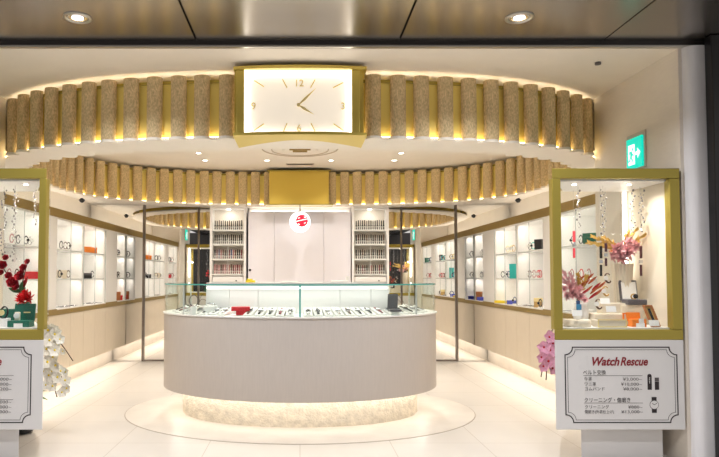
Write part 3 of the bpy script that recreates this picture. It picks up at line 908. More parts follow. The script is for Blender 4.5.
KIND = {
 'bk': ('black strap', lambda: loop_watch(STRAPC[0], DKDIAL)), 'bw': ('black strap white dial', lambda: loop_watch(STRAPC[0], DIAL)),
 'br': ('brown strap', lambda: loop_watch(STRAPC[1], DIAL)), 'sv': ('silver band', lambda: loop_watch(SILVER, DIAL)),
 'gd': ('gold band', lambda: loop_watch(GM, DIAL)), 'rd': ('red strap', lambda: loop_watch(RED, DIAL)),
 'rs': ('rose strap', lambda: loop_watch(STRAPC[4], DIAL)), 'nv': ('navy strap', lambda: loop_watch(NAVY, DKDIAL)),
 'tl': ('teal strap', lambda: loop_watch(TEALBOX, DKDIAL)), 'tn': ('tan strap', lambda: loop_watch(TAN, DIAL)),
 'fk': ('flat lying black strap', lambda: flat_watch(STRAPC[0], DIAL)), 'fb': ('flat lying brown strap', lambda: flat_watch(STRAPC[1], DIAL)),
 'fs': ('flat lying silver band', lambda: flat_watch(SILVER, DIAL)), 'fv': ('flat lying blue strap', lambda: flat_watch(STRAPC[3], DIAL)),
}
BOXK = {
 'or': ('orange', lambda: box_proto(ORANGE, .10, .08, .075)), 'kb': ('black', lambda: box_proto(BLACK, .085, .07, .07, GREYBOX)),
 'rb': ('dark red', lambda: box_proto(RED, .09, .07, .075)), 'bb': ('beige', lambda: box_proto(BEIGE, .10, .07, .10)),
 'tb': ('tall teal', lambda: box_proto(TEALBOX, .10, .05, .19)), 'yb': ('flat yellow', lambda: box_proto(YELLOW, .22, .13, .035)),
 'gb': ('tan and gold', lambda: box_proto(TAN, .075, .06, .11, GM)), 'bl': ('blue', lambda: box_proto(BLUE, .12, .09, .05)),
 'gr': ('dark green', lambda: box_proto(GREEN, .13, .07, .10)), 'dk': ('tall black', lambda: box_proto(DKDIAL, .09, .04, .12)),
 'bn': ('brown', lambda: box_proto(BROWN, .09, .04, .13)), 'wb': ('white', lambda: box_proto(SHELFW, .12, .09, .04)),
}
LV = [('bottom deck', ZD), ('lower shelf', SH[0]), ('upper shelf', SH[1])]
ORD = ['first in', 'second in', 'third in', 'fourth in', 'fifth in', 'sixth in', 'seventh in']
BW = ['cabinet behind flowers', 'second cabinet', 'third cabinet', 'mirror cabinet']
def stock(s, side, bay, level, items):
    """items: list of (kind, fraction along the bay) from the entrance inwards"""
    y0, y1, _ = BAYS[bay]
    for i, (k, f) in enumerate(items):
        y = y0 + (y1 - y0) * (.19 + .77 * f)
        if k in KIND:
            d, fn = KIND[k]; o = proto(k, fn)
            o['label'] = '%s watch %s, %s of %s, %s side' % (d, ORD[i], LV[level][0], BW[bay], side)
        else:
            d, fn = BOXK[k]; o = proto(k, fn)
            o['label'] = '%s box %s, %s of %s, %s side' % (d, ORD[i], LV[level][0], BW[bay], side)
        # face the aisle and a little towards the entrance
        flat = k in ('fk', 'fb', 'fs', 'fv')
        o.location = (s * (XF + (.062 if not flat else .08) + .012 * (i % 2)), y, LV[level][1] + .0005)
        o.rotation_euler = (0, 0, (-s) * PI / 2 * (.6 if not flat else (.15 if i % 2 else .8)))
for args in (
 (0, 2, [('rs', .2), ('bw', .42), ('bk', .62), ('sv', .78)]), (0, 1, [('rs', .15), ('br', .4), ('rb', .62), ('rb', .9)]), (0, 0, [('fk', .3), ('fs', .55), ('fb', .8)]),
 (1, 2, [('bw', .17), ('br', .40), ('bk', .50)]), (1, 1, [('bk', .12), ('bb', .24), ('br', .52), ('wb', .74)]), (1, 0, [('fk', .12), ('fs', .3), ('fb', .45), ('fk', .62), ('fs', .8)]),
 (2, 2, [('or', .12), ('or', .28), ('or', .44)]), (2, 1, [('kb', .10), ('kb', .26), ('bw', .48), ('wb', .75)]), (2, 0, [('fk', .15), ('fb', .35), ('fs', .55), ('fk', .78)]),
 (3, 2, [('bk', .35), ('br', .6)]), (3, 1, [('bk', .3), ('br', .62)]), (3, 0, [('bn', .4), ('rb', .7)])):
    stock(-1, 'red rose', *args)
for args in (
 (0, 2, [('gr', .12), ('bw', .45), ('nv', .65)]), (0, 1, [('rs', .2), ('rd', .45), ('rs', .7)]), (0, 0, [('wb', .25), ('fs', .5), ('fk', .8)]),
 (1, 2, [('dk', .17), ('nv', .28), ('tl', .42), ('bw', .62)]), (1, 1, [('rd', .13), ('rd', .25), ('rs', .4), ('br', .66)]), (1, 0, [('bk', .14), ('gb', .28), ('fk', .42), ('fk', .58), ('fb', .74), ('fs', .9)]),
 (2, 2, [('tn', .12), ('gd', .3), ('gd', .46)]), (2, 1, [('tb', .12), ('bk', .28), ('nv', .42), ('sv', .6), ('bw', .78)]), (2, 0, [('nv', .10), ('bl', .26), ('fv', .45), ('yb', .78)]),
 (3, 2, [('sv', .3), ('sv', .6)]), (3, 1, [('sv', .3), ('bw', .6)]), (3, 0, [('bl', .25), ('bl', .6), ('bn', .88)])):
    stock(1, 'pink flower', *args)

# ------------------------------------------------------------------ entrance display cases
YF, YBK = 4.30, 4.93
def show_case(s, side):
    t = thing('display_case', 'gold framed glass display case with %s on a white price board' % ('pink flowers' if s > 0 else 'red roses'), 'display case', (s * 2.2, 4.6, 0))
    P = lambda x: s * x
    L0 = 1.757 if s > 0 else 1.768
    plan = [(L0, YF), (2.648, YF), (2.648, YBK), (2.03, YBK)]
    pp = [(P(x), y) for x, y in plan]
    ins = lambda d: [(P(L0 + d), YF + d), (P(2.648 - d), YF + d), (P(2.648 - d), YBK - d), (P(2.03 + d), YBK - d)]
    plinth = MB().prism(pp, .252, .866).build('plinth', WHITEB, t, .006)
    MB().prism([(P(1.99), 4.44), (P(2.57), 4.44), (P(2.60), 4.86), (P(2.22), 4.86)], .001, .252).build('pedestal', WHITEB, t, .004)
    MB().prism(pp, .866, .936).build('bottom_frame', GOLD, t, .005)
    MB().prism(ins(.045), .936, .946).build('show_deck', SHELFW, t)
    MB().prism(pp, 1.988, 2.058).build('top_frame', GOLD, t, .005)
    MB().prism(ins(.05), 1.975, 1.987).build('inner_ceiling', SHELFW, t)
    bx = lambda x0, x1, a, b, c, d: MB().box(*sorted((P(x0), P(x1))), a, b, c, d)
    bx(L0, 1.818, YF, YF + .06, .936, 1.988).build('post', GOLD, t, .005)
    bx(2.578, 2.648, YF, YF + .07, .936, 1.988).build('post', GOLD, t, .005)
    bx(2.03, 2.06, YBK - .035, YBK, .936, 1.988).build('post', GOLD, t, .003)
    bx(2.615, 2.645, YF + .07, YBK, .936, 1.988).build('side_panel', BEIGEP, t)
    bx(1.818, 2.578, YF + .012, YF + .02, .936, 1.988).build('front_glass', GLASS, t)
    a, b = Vector((P(1.76), YF + .06, 0)), Vector((P(2.03), YBK - .035, 0))
    d = (b - a).normalized(); n = Vector((-d.y, d.x, 0)) * .003
    MB().obox((a + b) / 2 + Vector((0, 0, 1.462)), (b - a) / 2, n, (0, 0, .526)).build('side_glass', GLASS, t)
    bx(2.06, 2.615, YBK - .02, YBK - .012, .936, 1.988).build('rear_glass', GLASS, t)
    bx(2.56, 2.585, YBK - .045, YBK - .025, 1.30, 1.97).build('light_tube', LEDW, t)
    for xl in (2.0, 2.4):
        MB().disc((P(xl), YF + .2, 1.972), .014, .005, 'z').build('spot_lamp', LENS, t)
        area('case_light', (P(xl), YF + .2, 1.966), .026, 3.2, (1, .93, .84), (0, 0, 0), shape='DISK', spread=150)
    area('case_tube', (P(2.55), YBK - .06, 1.65), .012, 2, (1, .93, .82), (0, math.radians(s * 70), 0), .6)
    return t, plinth
WHITEB = mat('white board', (.74, .72, .71), .4)
BEIGEP = mat('cream case lining', (.78, .70, .57), .6)
caseR, plR = show_case(1, 'pink flower')
caseL, plL = show_case(-1, 'red rose')

# printed board: ticket border, title, price lines, icons
YP = YF - .0012
def ribbon(pts, w, m, name, par):
    n = len(pts); A = []; B = []
    for i in range(n):
        p0, p1, p2 = Vector(pts[i - 1]), Vector(pts[i]), Vector(pts[(i + 1) % n])
        a, b = (p1 - p0).normalized(), (p2 - p1).normalized()
        na, nb = Vector((-a.y, a.x)), Vector((-b.y, b.x)); q = (na + nb)
        q = q / max(.5, q.length ** 2 / 2)
        A.append(Vector((p1.x + q.x * w / 2, YP, p1.y + q.y * w / 2))); B.append(Vector((p1.x - q.x * w / 2, YP, p1.y - q.y * w / 2)))
    mb = MB(); mb.strip(A, B, True, False); A2 = [v + Vector((0, .0011, 0)) for v in A]; B2 = [v + Vector((0, .0011, 0)) for v in B]
    mb.strip(A, A2, True, False); mb.strip(B2, B, True, False)
    mb.build(name, m, par)
def ticket(x0, x1, z0, z1, r):
    pts = []
    for cx, cz_, a0 in ((x0, z0, 90), (x1, z0, 180), (x1, z1, 270), (x0, z1, 360)):
        for k in range(9):
            a = math.radians(a0 - 90 * k / 8)
            pts.append((cx + r * math.cos(a), cz_ + r * math.sin(a)))
    return pts
def board(par, cx, lines, title_x, right, icons):
    wx = .385
    ribbon(ticket(cx - wx, cx + wx, .302, .816, .052), .0075, INK, 'border', par)
    ribbon(ticket(cx - wx + .017, cx + wx - .017, .319, .799, .052), .0028, INK, 'border', par)
    text_mb('Watch', title_x - .212, YP, .692, .080, 'LEFT', .30, fit=.188, bold=.0022).build('lettering', DRED, par)
    text_mb('Rescue', title_x - .008, YP, .692, .080, 'LEFT', .30, fit=.190, bold=.0022).build('lettering', DRED, par)
    for body, x, z, sz, al, fit, ink in lines:
        text_mb(body, x, YP, z, sz, al, 0, fit=fit, bold=-.0003).build('lettering', ink, par)
def pz(y): return at(600, y, YF).z
def pxx(x): return at(x, 380, YF).x
J = GREYINK
LNR = [('ベルト交換', pxx(583), pz(374.4), .037, 'LEFT', .155, INK), ('牛革', pxx(584), pz(380.6), .029, 'LEFT', .052, J), ('ワニ革', pxx(584), pz(385.6), .029, 'LEFT', .078, J), ('ゴムバンド', pxx(584), pz(390.4), .029, 'LEFT', .135, J),
       ('¥3,000~', pxx(642), pz(380.6), .029, 'RIGHT', .130, J), ('¥10,000~', pxx(642), pz(385.6), .029, 'RIGHT', .145, J), ('¥8,000~', pxx(642), pz(390.4), .029, 'RIGHT', .130, J),
       ('クリーニング・傷磨き', pxx(583.5), pz(402), .037, 'LEFT', .315, INK), ('クリーニング', pxx(584), pz(408.4), .029, 'LEFT', .165, J), ('傷磨き(外装仕上げ)', pxx(584), pz(413.2), .027, 'LEFT', .20, J),
       ('¥880~', pxx(642), pz(408.4), .029, 'RIGHT', .098, J), ('¥13,000~', pxx(642), pz(413.2), .029, 'RIGHT', .145, J)]
board(plR, 2.212, LNR, 2.213, 0, True)
for y in (375.6, 403.0): MB().box(pxx(583.5), pxx(642.5), YP, YP + .001, pz(y) - .0012, pz(y) + .0012).build('rule_line', GREYINK, plR)
# strap and watch pictures printed on the board
def icon(mb, name, m): mb.build(name, m, plR)
x = pxx(649.5); m = MB(); w = .0145
pts = [(x + w * math.cos(a), pz(376) + w * math.sin(a)) for a in [PI * k / 10 for k in range(11)]] + [(x - w, pz(389.8)), (x + w, pz(389.8))]
def flat(pts, d=0): 
    mb = MB(); A = [Vector((p[0], YP - d, p[1])) for p in pts]; B = [Vector((p[0], YP + .001, p[1])) for p in pts]; n = len(A)
    mb.add(A, [tuple(range(n))]); mb.strip(A + [A[0]], B + [B[0]], smooth=False); return mb
icon(flat(pts), 'strap_picture', INK)
for k in range(4): icon(flat([(x + .003 * math.cos(a), pz(378 + 1.6 * k) + .004 * math.sin(a)) for a in [2 * PI * j / 8 for j in range(8)]], .0005), 'strap_hole', WHITEB)
x = pxx(656.8)
icon(flat([(x - w, pz(389.8)), (x + w, pz(389.8)), (x + w, pz(381.5)), (x - w, pz(381.5))]), 'strap_picture', INK)
icon(flat([(x - w, pz(381.3)), (x + w, pz(381.3)), (x + w, pz(377.6)), (x - w, pz(377.6))]), 'buckle_picture', GREYINK)
x, z = pxx(653.6), pz(404.8)
for za, zb_ in ((397, 401.5), (408.6, 412.8)): icon(flat([(x - .017, pz(zb_)), (x + .017, pz(zb_)), (x + .017, pz(za)), (x - .017, pz(za))]), 'strap_picture', INK)
icon(flat([(x + .031 * math.cos(a), z + .031 * math.sin(a)) for a in [2 * PI * k / 28 for k in range(28)]], .0003), 'watch_picture', GREYINK)
icon(flat([(x + .028 * math.cos(a), z + .028 * math.sin(a)) for a in [2 * PI * k / 28 for k in range(28)]], .0006), 'watch_picture', WHITEB)
for dx_, dz_ in ((-.015, .012), (.018, .012)):
    u = Vector((dx_, 0, dz_)); n_ = Vector((-dz_, 0, dx_)).normalized() * .0016
    icon(MB().obox(Vector((x, YP - .0010, z)) + u / 2, u / 2, n_, (0, .0003, 0)), 'watch_hand_picture', INK)
cxl = -2.2
rx = at(12, 380, YF).x
LNL = [('¥3,000~', rx, pz(380.6), .029, 'RIGHT', .130, J), ('¥4,800~', rx, pz(385.6), .029, 'RIGHT', .130, J), ('¥1,200~', rx, pz(390.4), .029, 'RIGHT', .130, J),
       ('¥5,000~', rx, pz(403.4), .029, 'RIGHT', .130, J), ('¥8,000~', rx, pz(408.4), .029, 'RIGHT', .130, J), ('¥9,000~', rx, pz(413.2), .029, 'RIGHT', .130, J)]
board(plL, -2.238, LNL, -2.240, 0, False)
for y in (375.6, 399.6): MB().box(rx - .41, rx + .01, YP, YP + .001, pz(y) - .0012, pz(y) + .0012).build('rule_line', GREYINK, plL)

# ------------------------------------------------------------------ flowers
def mum(c, d, r, m, name, par, n=26, w=.16):
    """many narrow petals fanning from a centre towards direction d"""
    c, d = Vector(c), Vector(d).normalized(); mb = MB()
    a = d.orthogonal().normalized(); b = d.cross(a)
    for k in range(n):
        th = 2.399 * k; ph = .25 + 1.25 * (k / n)
        dirv = d * math.cos(ph) + (a * math.cos(th) + b * math.sin(th)) * math.sin(ph)
        mb.petal(c, dirv, d, r * random.uniform(.85, 1.1), r * w, .18, 4)
    return mb.build(name, m, par)
def rose(c, d, r, m, name, par):
    c, d = Vector(c), Vector(d).normalized(); mb = MB()
    a = d.orthogonal().normalized(); b = d.cross(a)
    for lay, (ph, n, L) in enumerate(((.25, 3, .8), (.7, 5, .95), (1.15, 6, 1.05))):
        for k in range(n):
            th = 2 * PI * k / n + lay * .6
            dirv = d * math.cos(ph) + (a * math.cos(th) + b * math.sin(th)) * math.sin(ph)
            mb.petal(c - d * r * .2, dirv, d, r * L, r * .55, .3, 5)
    return mb.build(name, m, par)
def blade(p0, p1, w, m, name, par, sag=.1):
    mb = MB(); p0, p1 = Vector(p0), Vector(p1)
    mb.petal(p0, p1 - p0, Vector((0, -1, .3)), (p1 - p0).length, w, sag, 8)
    return mb.build(name, m, par)
def plume(p0, p1, m, par):
    p0, p1 = Vector(p0), Vector(p1); d = p1 - p0; mb = MB()
    mb.tube([p0, p0 + d * .5 + Vector((0, 0, .008)), p1], [.003, .002, .001], 6)
    for k in range(30):
        f = .25 + .75 * k / 30; q = p0 + d * f + Vector((0, 0, .008 * math.sin(PI * f)))
        sd = Vector((random.uniform(-1, 1), random.uniform(-1, 1), random.uniform(-1, 1))) * .55 + d.normalized()
        mb.petal(q, sd, Vector((0, -1, 0)), .050 * (1.15 - .5 * f), .007, .1, 3)
    return mb.build('plume', m, par)

# pink arrangement on the tall fluted vase
YV = 4.74
c = at(622, 256, YV); zdeck = .946
vz = thing('tall_vase', 'tall cream fluted vase under the pink flowers in the display case', 'vase', (c.x, YV, zdeck))
mb = MB(); n = 72
def vring(r, z): return [Vector((c.x + (r * (1 + .05 * math.cos(18 * 2 * PI * k / n))) * math.cos(2 * PI * k / n), YV + (r * (1 + .05 * math.cos(18 * 2 * PI * k / n))) * math.sin(2 * PI * k / n), z)) for k in range(n)]
RR = [vring(r, zdeck + z) for r, z in ((.048, .001), (.052, .02), (.06, .2), (.07, .4), (.076, .455), (.068, .455), (.055, .3))]
for k in range(len(RR) - 1): mb.strip(RR[k], RR[k + 1], True)
mb.build('body', BEIGEP, vz)
fa = thing('flower_arrangement', 'pink flowers with golden plumes standing in the tall cream vase', 'flowers', (c.x, YV, zdeck + .44))
for x, y, r in ((617, 249, .075), (627, 252, .08), (621, 258, .07), (633, 247, .06), (612, 256, .055), (628, 243, .055)):
    p = at(x, y, YV - .05); mum(p, (random.uniform(-.5, .5), -1, random.uniform(-.2, .5)), r, PINKP, 'blossom', fa)
hub = at(622, 252, YV)
for x, y in ((592, 236), (599, 244), (588, 243), (628, 233), (636, 230), (646, 234), (604, 238), (640, 240)):
    plume(hub, at(x, y, YV - .06 + .1 * random.random()), PLUME, fa)
for x, y in ((606, 252), (612, 243), (640, 247), (636, 255)): blade(hub, at(x, y, YV - .08), .012, ORANGEP, 'leaf', fa)
MB().tube([(c.x, YV, zdeck + .35), hub], .008, 6).build('stem', STEM, fa)

# low pink and russet arrangement in a white vase
YV2 = 4.62
c = at(578, 302, YV2)
vz = thing('small_vase', 'short white vase holding pink and russet flowers in the display case', 'vase', (c.x + .02, YV2, zdeck))
MB().lathe([(.04, .001), (.05, .03), (.055, .09), (.04, .14), (.045, .16), (.036, .16), (.03, .1)], (c.x + .02, YV2, zdeck), 28).build('body', SHELFW, vz)
fb = thing('flower_arrangement', 'pink chrysanthemums with russet leaves in the short white vase', 'flowers', (c.x + .02, YV2, zdeck + .15))
for x, y, r in ((573, 294, .058), (567, 296, .045), (580, 297, .045), (570, 287, .04), (578, 289, .042), (564, 289, .035), (584, 300, .035)):
    mum(at(x, y, YV2 - .05), (random.uniform(-.4, .4), -1, .3), r, PINKP, 'blossom', fb, 30, .13)
h2 = at(578, 298, YV2)
for x, y in ((589, 282), (596, 279), (600, 285), (592, 288), (585, 284), (602, 291), (584, 278), (597, 294), (593, 276), (588, 291), (598, 289), (605, 284)):
    blade(at(x - 8, y + 5, YV2), at(x + 1, y - 3, YV2 - .05), .009, ORANGEP if (x + y) % 3 else REDP, 'leaf', fb)
for x, y in ((563, 272), (570, 274), (578, 275), (557, 273), (586, 277)):
    plume(h2, at(x, y, YV2 - .03), PINKP if x < 572 else PLUME, fb)
MB().tube([(c.x + .02, YV2, zdeck + .05), h2], .008, 6).build('stem', STEM, fb)
# red arrangement in the other case
YV3 = 4.62
c = at(22, 290, YV3)
vz = thing('dark_vase', 'short dark vase holding the red flowers in the other display case', 'vase', (c.x, YV3, zdeck))
MB().lathe([(.04, .001), (.055, .04), (.055, .12), (.04, .17), (.034, .17), (.04, .1)], (c.x, YV3 + .06, zdeck), 28).build('body', GREEN, vz)
fr = thing('flower_arrangement', 'red roses and dark red blooms standing in the display case of red roses', 'flowers', (c.x, YV3, zdeck + .16))
for x, y, r in ((13, 283, .055), (20, 277, .045), (24, 268, .035), (28, 262, .028), (3, 266, .045), (6, 258, .03), (9, 276, .035), (17, 287, .04), (22, 273, .03), (2, 273, .03)):
    rose(at(x, y, YV3 - .02), (random.uniform(-.3, .3), -1, .35), r, REDP, 'blossom', fr)
for x, y, r in ((22, 300, .055), (29, 299, .055), (26, 295, .05)):
    mum(at(x, y, YV3 - .10), (0, -1, .5), r, mat('bright red petal', (.68, .01, .015), .5), 'blossom', fr, 34, .12)
h3 = at(20, 292, YV3)
for x, y in ((3, 268), (13, 285), (27, 264), (24, 297)): MB().tube([(c.x, YV3 + .05, zdeck + .12), h3, at(x, y, YV3 - .01)], .004, 6).build('stem', STEM, fr)
for x, y in ((24, 281), (27, 288), (8, 288), (30, 276)): blade(h3, at(x, y, YV3 - .05), .018, LEAF if y > 280 else REDP, 'leaf', fr)

# crystal garlands hanging in the cases
def garland(x, y0, y1, d, label):
    a, b = at(x, y0, d), at(x, y1, d); a.z = 1.974
    t = thing('crystal_garland', label, 'garland', (a.x, d, b.z))
    MB().tube([a, b], .0012, 5).build('wire', SILVER, t)
    mb = MB(); z = a.z - .03
    while z > b.z:
        r = random.choice((.004, .0055, .008)); ox = random.uniform(-.02, .02); oy = random.uniform(-.015, .015)
        mb.ball((a.x + ox, d + oy, z), r, 6, 4, (1, 1, 1.3)); z -= r * 2.6
    mb.build('bead', CRYSTAL, t)
    o = t.children if False else None
for x, y0, y1, d, w in ((603, 190, 236, 4.55, 'crystal bead garland hanging over the golden plumes, nearer the cabinets'), (632, 190, 238, 4.6, 'crystal bead garland hanging beside the light tube'),
                        (641, 190, 232, 4.62, 'crystal bead garland hanging nearest the cream case lining'), (578, 190, 228, 4.6, 'short crystal bead garland hanging over the red strap'),
                        (4, 195, 258, 4.6, 'dark crystal bead garland hanging over the red roses'), (15, 195, 262, 4.55, 'pale crystal bead garland hanging over the roses, nearer the gold post'),
                        (36, 195, 225, 4.6, 'short crystal bead garland hanging next to the gold post')):
    garland(x, y0, y1, d, w)
def hanging(x, y0, y1, d, m, label):
    t = thing('hanging_strap', label, 'watch strap', tuple(at(x, y1, d)))
    a, b = at(x, y0, d), at(x, y1, d)
    MB().tube([(a.x, d, 1.974), a], .001, 5).build('wire', SILVER, t)
    mid = a.lerp(b, .52)
    MB().obox((a + mid) / 2 + Vector((0, 0, .012)), (.010, 0, 0), (0, .0025, 0), (0, 0, (a.z - mid.z) / 2 - .012)).build('band', m, t, .002)
    MB().obox((b + mid) / 2 - Vector((0, 0, .012)), (.009, 0, 0), (0, .0025, 0), (0, 0, (mid.z - b.z) / 2 - .012)).build('band', m, t, .002)
    MB().obox(mid, (.013, 0, 0), (0, .003, 0), (0, 0, .012)).build('buckle', SILVER, t, .001)
hanging(601, 246, 276, 4.56, STRAPC[0], 'long black strap hanging in the pink flower case before the glass')
hanging(606, 243, 266, 4.66, mat('strap plum', (.05, .015, .03), .5), 'shorter dark strap hanging close beside the long black strap')
hanging(641, 246, 276, 4.62, mat('strap burgundy croc', (.10, .02, .03), .45, noise=.5, nscale=90), 'burgundy strap hanging near the cream case lining')
hanging(574, 231, 258, 4.78, mat('strap coral', (.75, .05, .07), .5), 'coral red strap hanging near the cabinet side of the pink flower case')

# small goods in the pink flower case
gy = 4.46
def gpos(x, d=gy): v = at(x, 320, d); return v.x
t = thing('ring_box', 'open grey watch box with a watch inside on a cream block', 'box', (gpos(634, 4.62), 4.62, 1.05))
x = gpos(634, 4.62)
zb0 = at(634, 302, 4.62).z
one('display_block', MB().box(x - .11, x + .05, 4.58, 4.72, zdeck + .0005, zb0 - .02), BEIGE, 'cream display block under the open grey watch box', 'block', bevel=.003)
t.location.z = zb0 - .02
MB().box(x - .065, x + .075, 4.57, 4.67, zb0 - .0195, zb0 + .02).build('base', GREYBOX, t, .006)
ld = MB().obox((x - .005, 4.685, zb0 + .085), (.065, 0, 0), (0, .012, -.002), (0, .012, .075)).build('lid', GREYBOX, t, .005)
MB().obox((x - .005, 4.672, zb0 + .085), (.055, 0, 0), (0, .002, 0), (0, .012, .064)).build('lining', SHELFW, ld, .003)
MB().tube([(x + .005 + .02 * math.cos(a), 4.625, zb0 + .04 + .018 * math.sin(a)) for a in [2 * PI * k / 16 for k in range(16)]], .006, 6, True).build('watch_strap', TAN, t)
MB().disc((x + .005, 4.60, zb0 + .043), .017, .008).build('watch_dial', DKDIAL, t)
# brown frame leaning
x = gpos(651.5, 4.42); zc = at(651, 312, 4.42).z
t = thing('leaning_plaque', 'brown wooden frame with a watch leaning at the end of the case', 'frame', (x, 4.42, zdeck))
up = Vector((-.016, .024, .074)); sd = Vector((.030, 0, 0)); c0 = Vector((x, 4.42, zdeck + .078))
for off, u, v in ((sd * .92, Vector((.006, 0, 0)), up), (-sd * .92, Vector((.006, 0, 0)), up), (up * .94, sd, up.normalized() * .006), (-up * .94, sd, up.normalized() * .006)):
    MB().obox(c0 + off, u, (0, .007, -.002), v).build('frame_bar', BROWN, t, .002)
MB().obox(c0 + Vector((0, .004, 0)), sd * .88, (0, .002, 0), up * .88).build('mount_board', TAN, t)
MB().obox(c0 + Vector((0, -.003, 0)), (.008, 0, 0), (0, .003, 0), up * .7).build('strap', DKDIAL, t)
# orange box set
x = gpos(638, 4.42)
t = thing('orange_box', 'orange leather watch box with white cards beside the brown frame', 'box', (x, 4.42, zdeck))
MB().box(x - .05, x + .05, 4.40, 4.46, zdeck + .0005, zdeck + .055).build('base', ORANGE, t, .003)
MB().obox((x - .01, 4.465, zdeck + .07), (.05, 0, 0), (0, .004, 0), (0, .006, .03)).build('lid', ORANGE, t, .002)
MB().box(x - .028, x + .03, 4.388, 4.395, zdeck + .001, zdeck + .028).build('card', SHELFW, t)
MB().box(x - .005, x + .03, 4.397, 4.40, zdeck + .028, zdeck + .06).build('card', SHELFW, t)
x = gpos(627, 4.5)
t = thing('photo_stand', 'slim orange frame standing between the tray and the orange box', 'frame', (x, 4.5, zdeck))
for a, b, c_, d_ in ((-.03, .03, .085, .095), (-.03, .03, 0.0005, .01)): MB().box(x + a, x + b, 4.495, 4.505, zdeck + c_, zdeck + d_).build('frame_bar', ORANGE, t)
for a in (-.03, .022): MB().box(x + a, x + a + .008, 4.495, 4.505, zdeck + .01, zdeck + .085).build('frame_bar', ORANGE, t)
# cream tray with gold rim
x0, x1 = gpos(596, 4.40), gpos(624, 4.40)
t = thing('cream_tray', 'long cream display tray with a gold rim at the case front', 'tray', ((x0 + x1) / 2, 4.42, zdeck))
MB().box(x0, x1, 4.37, 4.46, zdeck + .0005, zdeck + .05).build('body', BEIGE, t, .003)
for b in ((x0 - .003, x1 + .003, 4.364, 4.37, .05, .058), (x0 - .003, x1 + .003, 4.364, 4.37, .0005, .008), (x0 - .003, x0 + .005, 4.364, 4.37, .008, .05), (x1 - .005, x1 + .003, 4.364, 4.37, .008, .05)):
    MB().box(b[0], b[1], b[2], b[3], zdeck + b[4], zdeck + b[5]).build('rim', GM, t)
# white round dish
x = gpos(577, 4.46)
one('round_riser', MB().lathe([(.092, .0005), (.092, .045), (.086, .05)], (x, 4.46, zdeck), 40), BEIGE, 'round cream riser at the case front below the pink flowers', 'riser')
t = thing('blue_watch', 'blue watch on a slim stand above the round cream riser', 'watch', (x, 4.44, zdeck + .05))
MB().box(x - .018, x + .018, 4.43, 4.47, zdeck + .051, zdeck + .09).build('stand', SHELFW, t, .003)
MB().obox((x, 4.435, zdeck + .135), (.013, 0, 0), (0, .005, 0), (0, .003, .05)).build('strap', NAVY, t, .003)
MB().obox((x, 4.426, zdeck + .14), (.018, 0, 0), (0, .005, 0), (0, 0, .02)).build('case', mat('blue dial', (.05, .25, .45), .3), t, .003)
# small cuffs on a stepped stand
t = thing('step_block', 'stepped cream block carrying three cuff watches in the case', 'block', (gpos(604, 4.6), 4.6, zdeck))
xa, xb = gpos(590, 4.6), gpos(626, 4.6)
MB().box(xa, xb, 4.52, 4.70, zdeck + .0005, zdeck + .085).build('lower_step', BEIGE, t, .003)
xm = gpos(603, 4.6)
MB().box(xm, xb, 4.60, 4.70, zdeck + .085, zdeck + .16).build('upper_step', BEIGE, t, .003)
def cuff(x, y, d, m, label):
    c0 = at(x, y, d); t = thing('cuff_watch', label, 'watch', (c0.x, d, c0.z - .035))
    MB().tube([(c0.x + .022 * math.cos(a), d + .01 * math.sin(a), c0.z + .034 * math.sin(a)) for a in [.7 + (2 * PI - 1.4) * k / 18 for k in range(19)]], .0075, 8, flat=.5).build('band', m, t)
    MB().disc((c0.x - .02, d - .01, c0.z), .016, .008).build('dial', DIAL, t)
    MB().cyl((c0.x, d, c0.z - .036), (c0.x, d, c0.z - .025), .012, 12).build('foot', SHELFW, t)
cuff(608, 278, 4.64, STRAPC[1], 'dark brown cuff watch, topmost of the three on the stepped block')
cuff(606, 291, 4.62, TAN, 'tan cuff watch in the middle of the stepped block')
cuff(599, 304, 4.55, STRAPC[1], 'dark cuff watch lowest on the stepped block by the cream tray')
for x, y, d, l in ((611, 309, 4.40, 'white price card standing on the cream tray'), (605, 301, 4.53, 'white price card standing on the stepped block'), (577, 313, 4.37, 'white price card leaning on the round riser'), (654, 323, 4.36, 'white price card before the brown frame')):
    p = at(x, y, d); w = .035
    one('price_card', MB().obox(p, (w, 0, 0), (0, .0015, 0), (0, .006, .02)), SHELFW, l, 'card')

# small goods in the red rose case
x = gpos(21, 4.42)
t = thing('green_watch_box', 'dark green open watch box holding a watch under the red roses', 'box', (x, 4.44, zdeck))
MB().box(x - .08, x + .075, 4.38, 4.47, zdeck + .0005, zdeck + .045).build('base', GREEN, t, .004)
l = MB().obox((x - .0, 4.482, zdeck + .10), (.075, 0, 0), (0, .008, 0), (0, .012, .062)).build('lid', GREEN, t, .004)
MB().obox((x + .02, 4.470, zdeck + .10), (.024, 0, 0), (0, .001, 0), (0, .001, .004)).build('emblem', GM, l)
MB().obox((x - .03, 4.43, zdeck + .075), (.018, 0, 0), (0, .012, 0), (0, 0, .03)).build('cushion', BEIGE, t, .005)
MB().disc((x - .03, 4.415, zdeck + .08), .02, .008).build('dial', DIAL, t)
MB().box(x - .03, x + .03, 4.372, 4.378, zdeck + .001, zdeck + .028).build('card', SHELFW, t)
x = gpos(4, 4.44)
t = thing('black_watch', 'black watch on a tan stand beside the green watch box', 'watch', (x, 4.44, zdeck))
MB().box(x - .035, x + .035, 4.42, 4.47, zdeck + .0005, zdeck + .06).build('stand', SHELFW, t, .003)
MB().tube([(x + .025 * math.cos(a), 4.44 + .01 * math.sin(a), zdeck + .10 + .042 * math.sin(a)) for a in [2 * PI * k / 18 for k in range(18)]], .010, 8, True, flat=.5).build('strap', BLACK, t)
MB().disc((x - .012, 4.425, zdeck + .10), .02, .01).build('dial', GM, t)
one('display_block', MB().box(gpos(-6, 4.6), gpos(26, 4.6), 4.54, 4.62, zdeck + .0005, zdeck + .12), GREEN, 'dark green block behind the green watch box', 'block', bevel=.003)

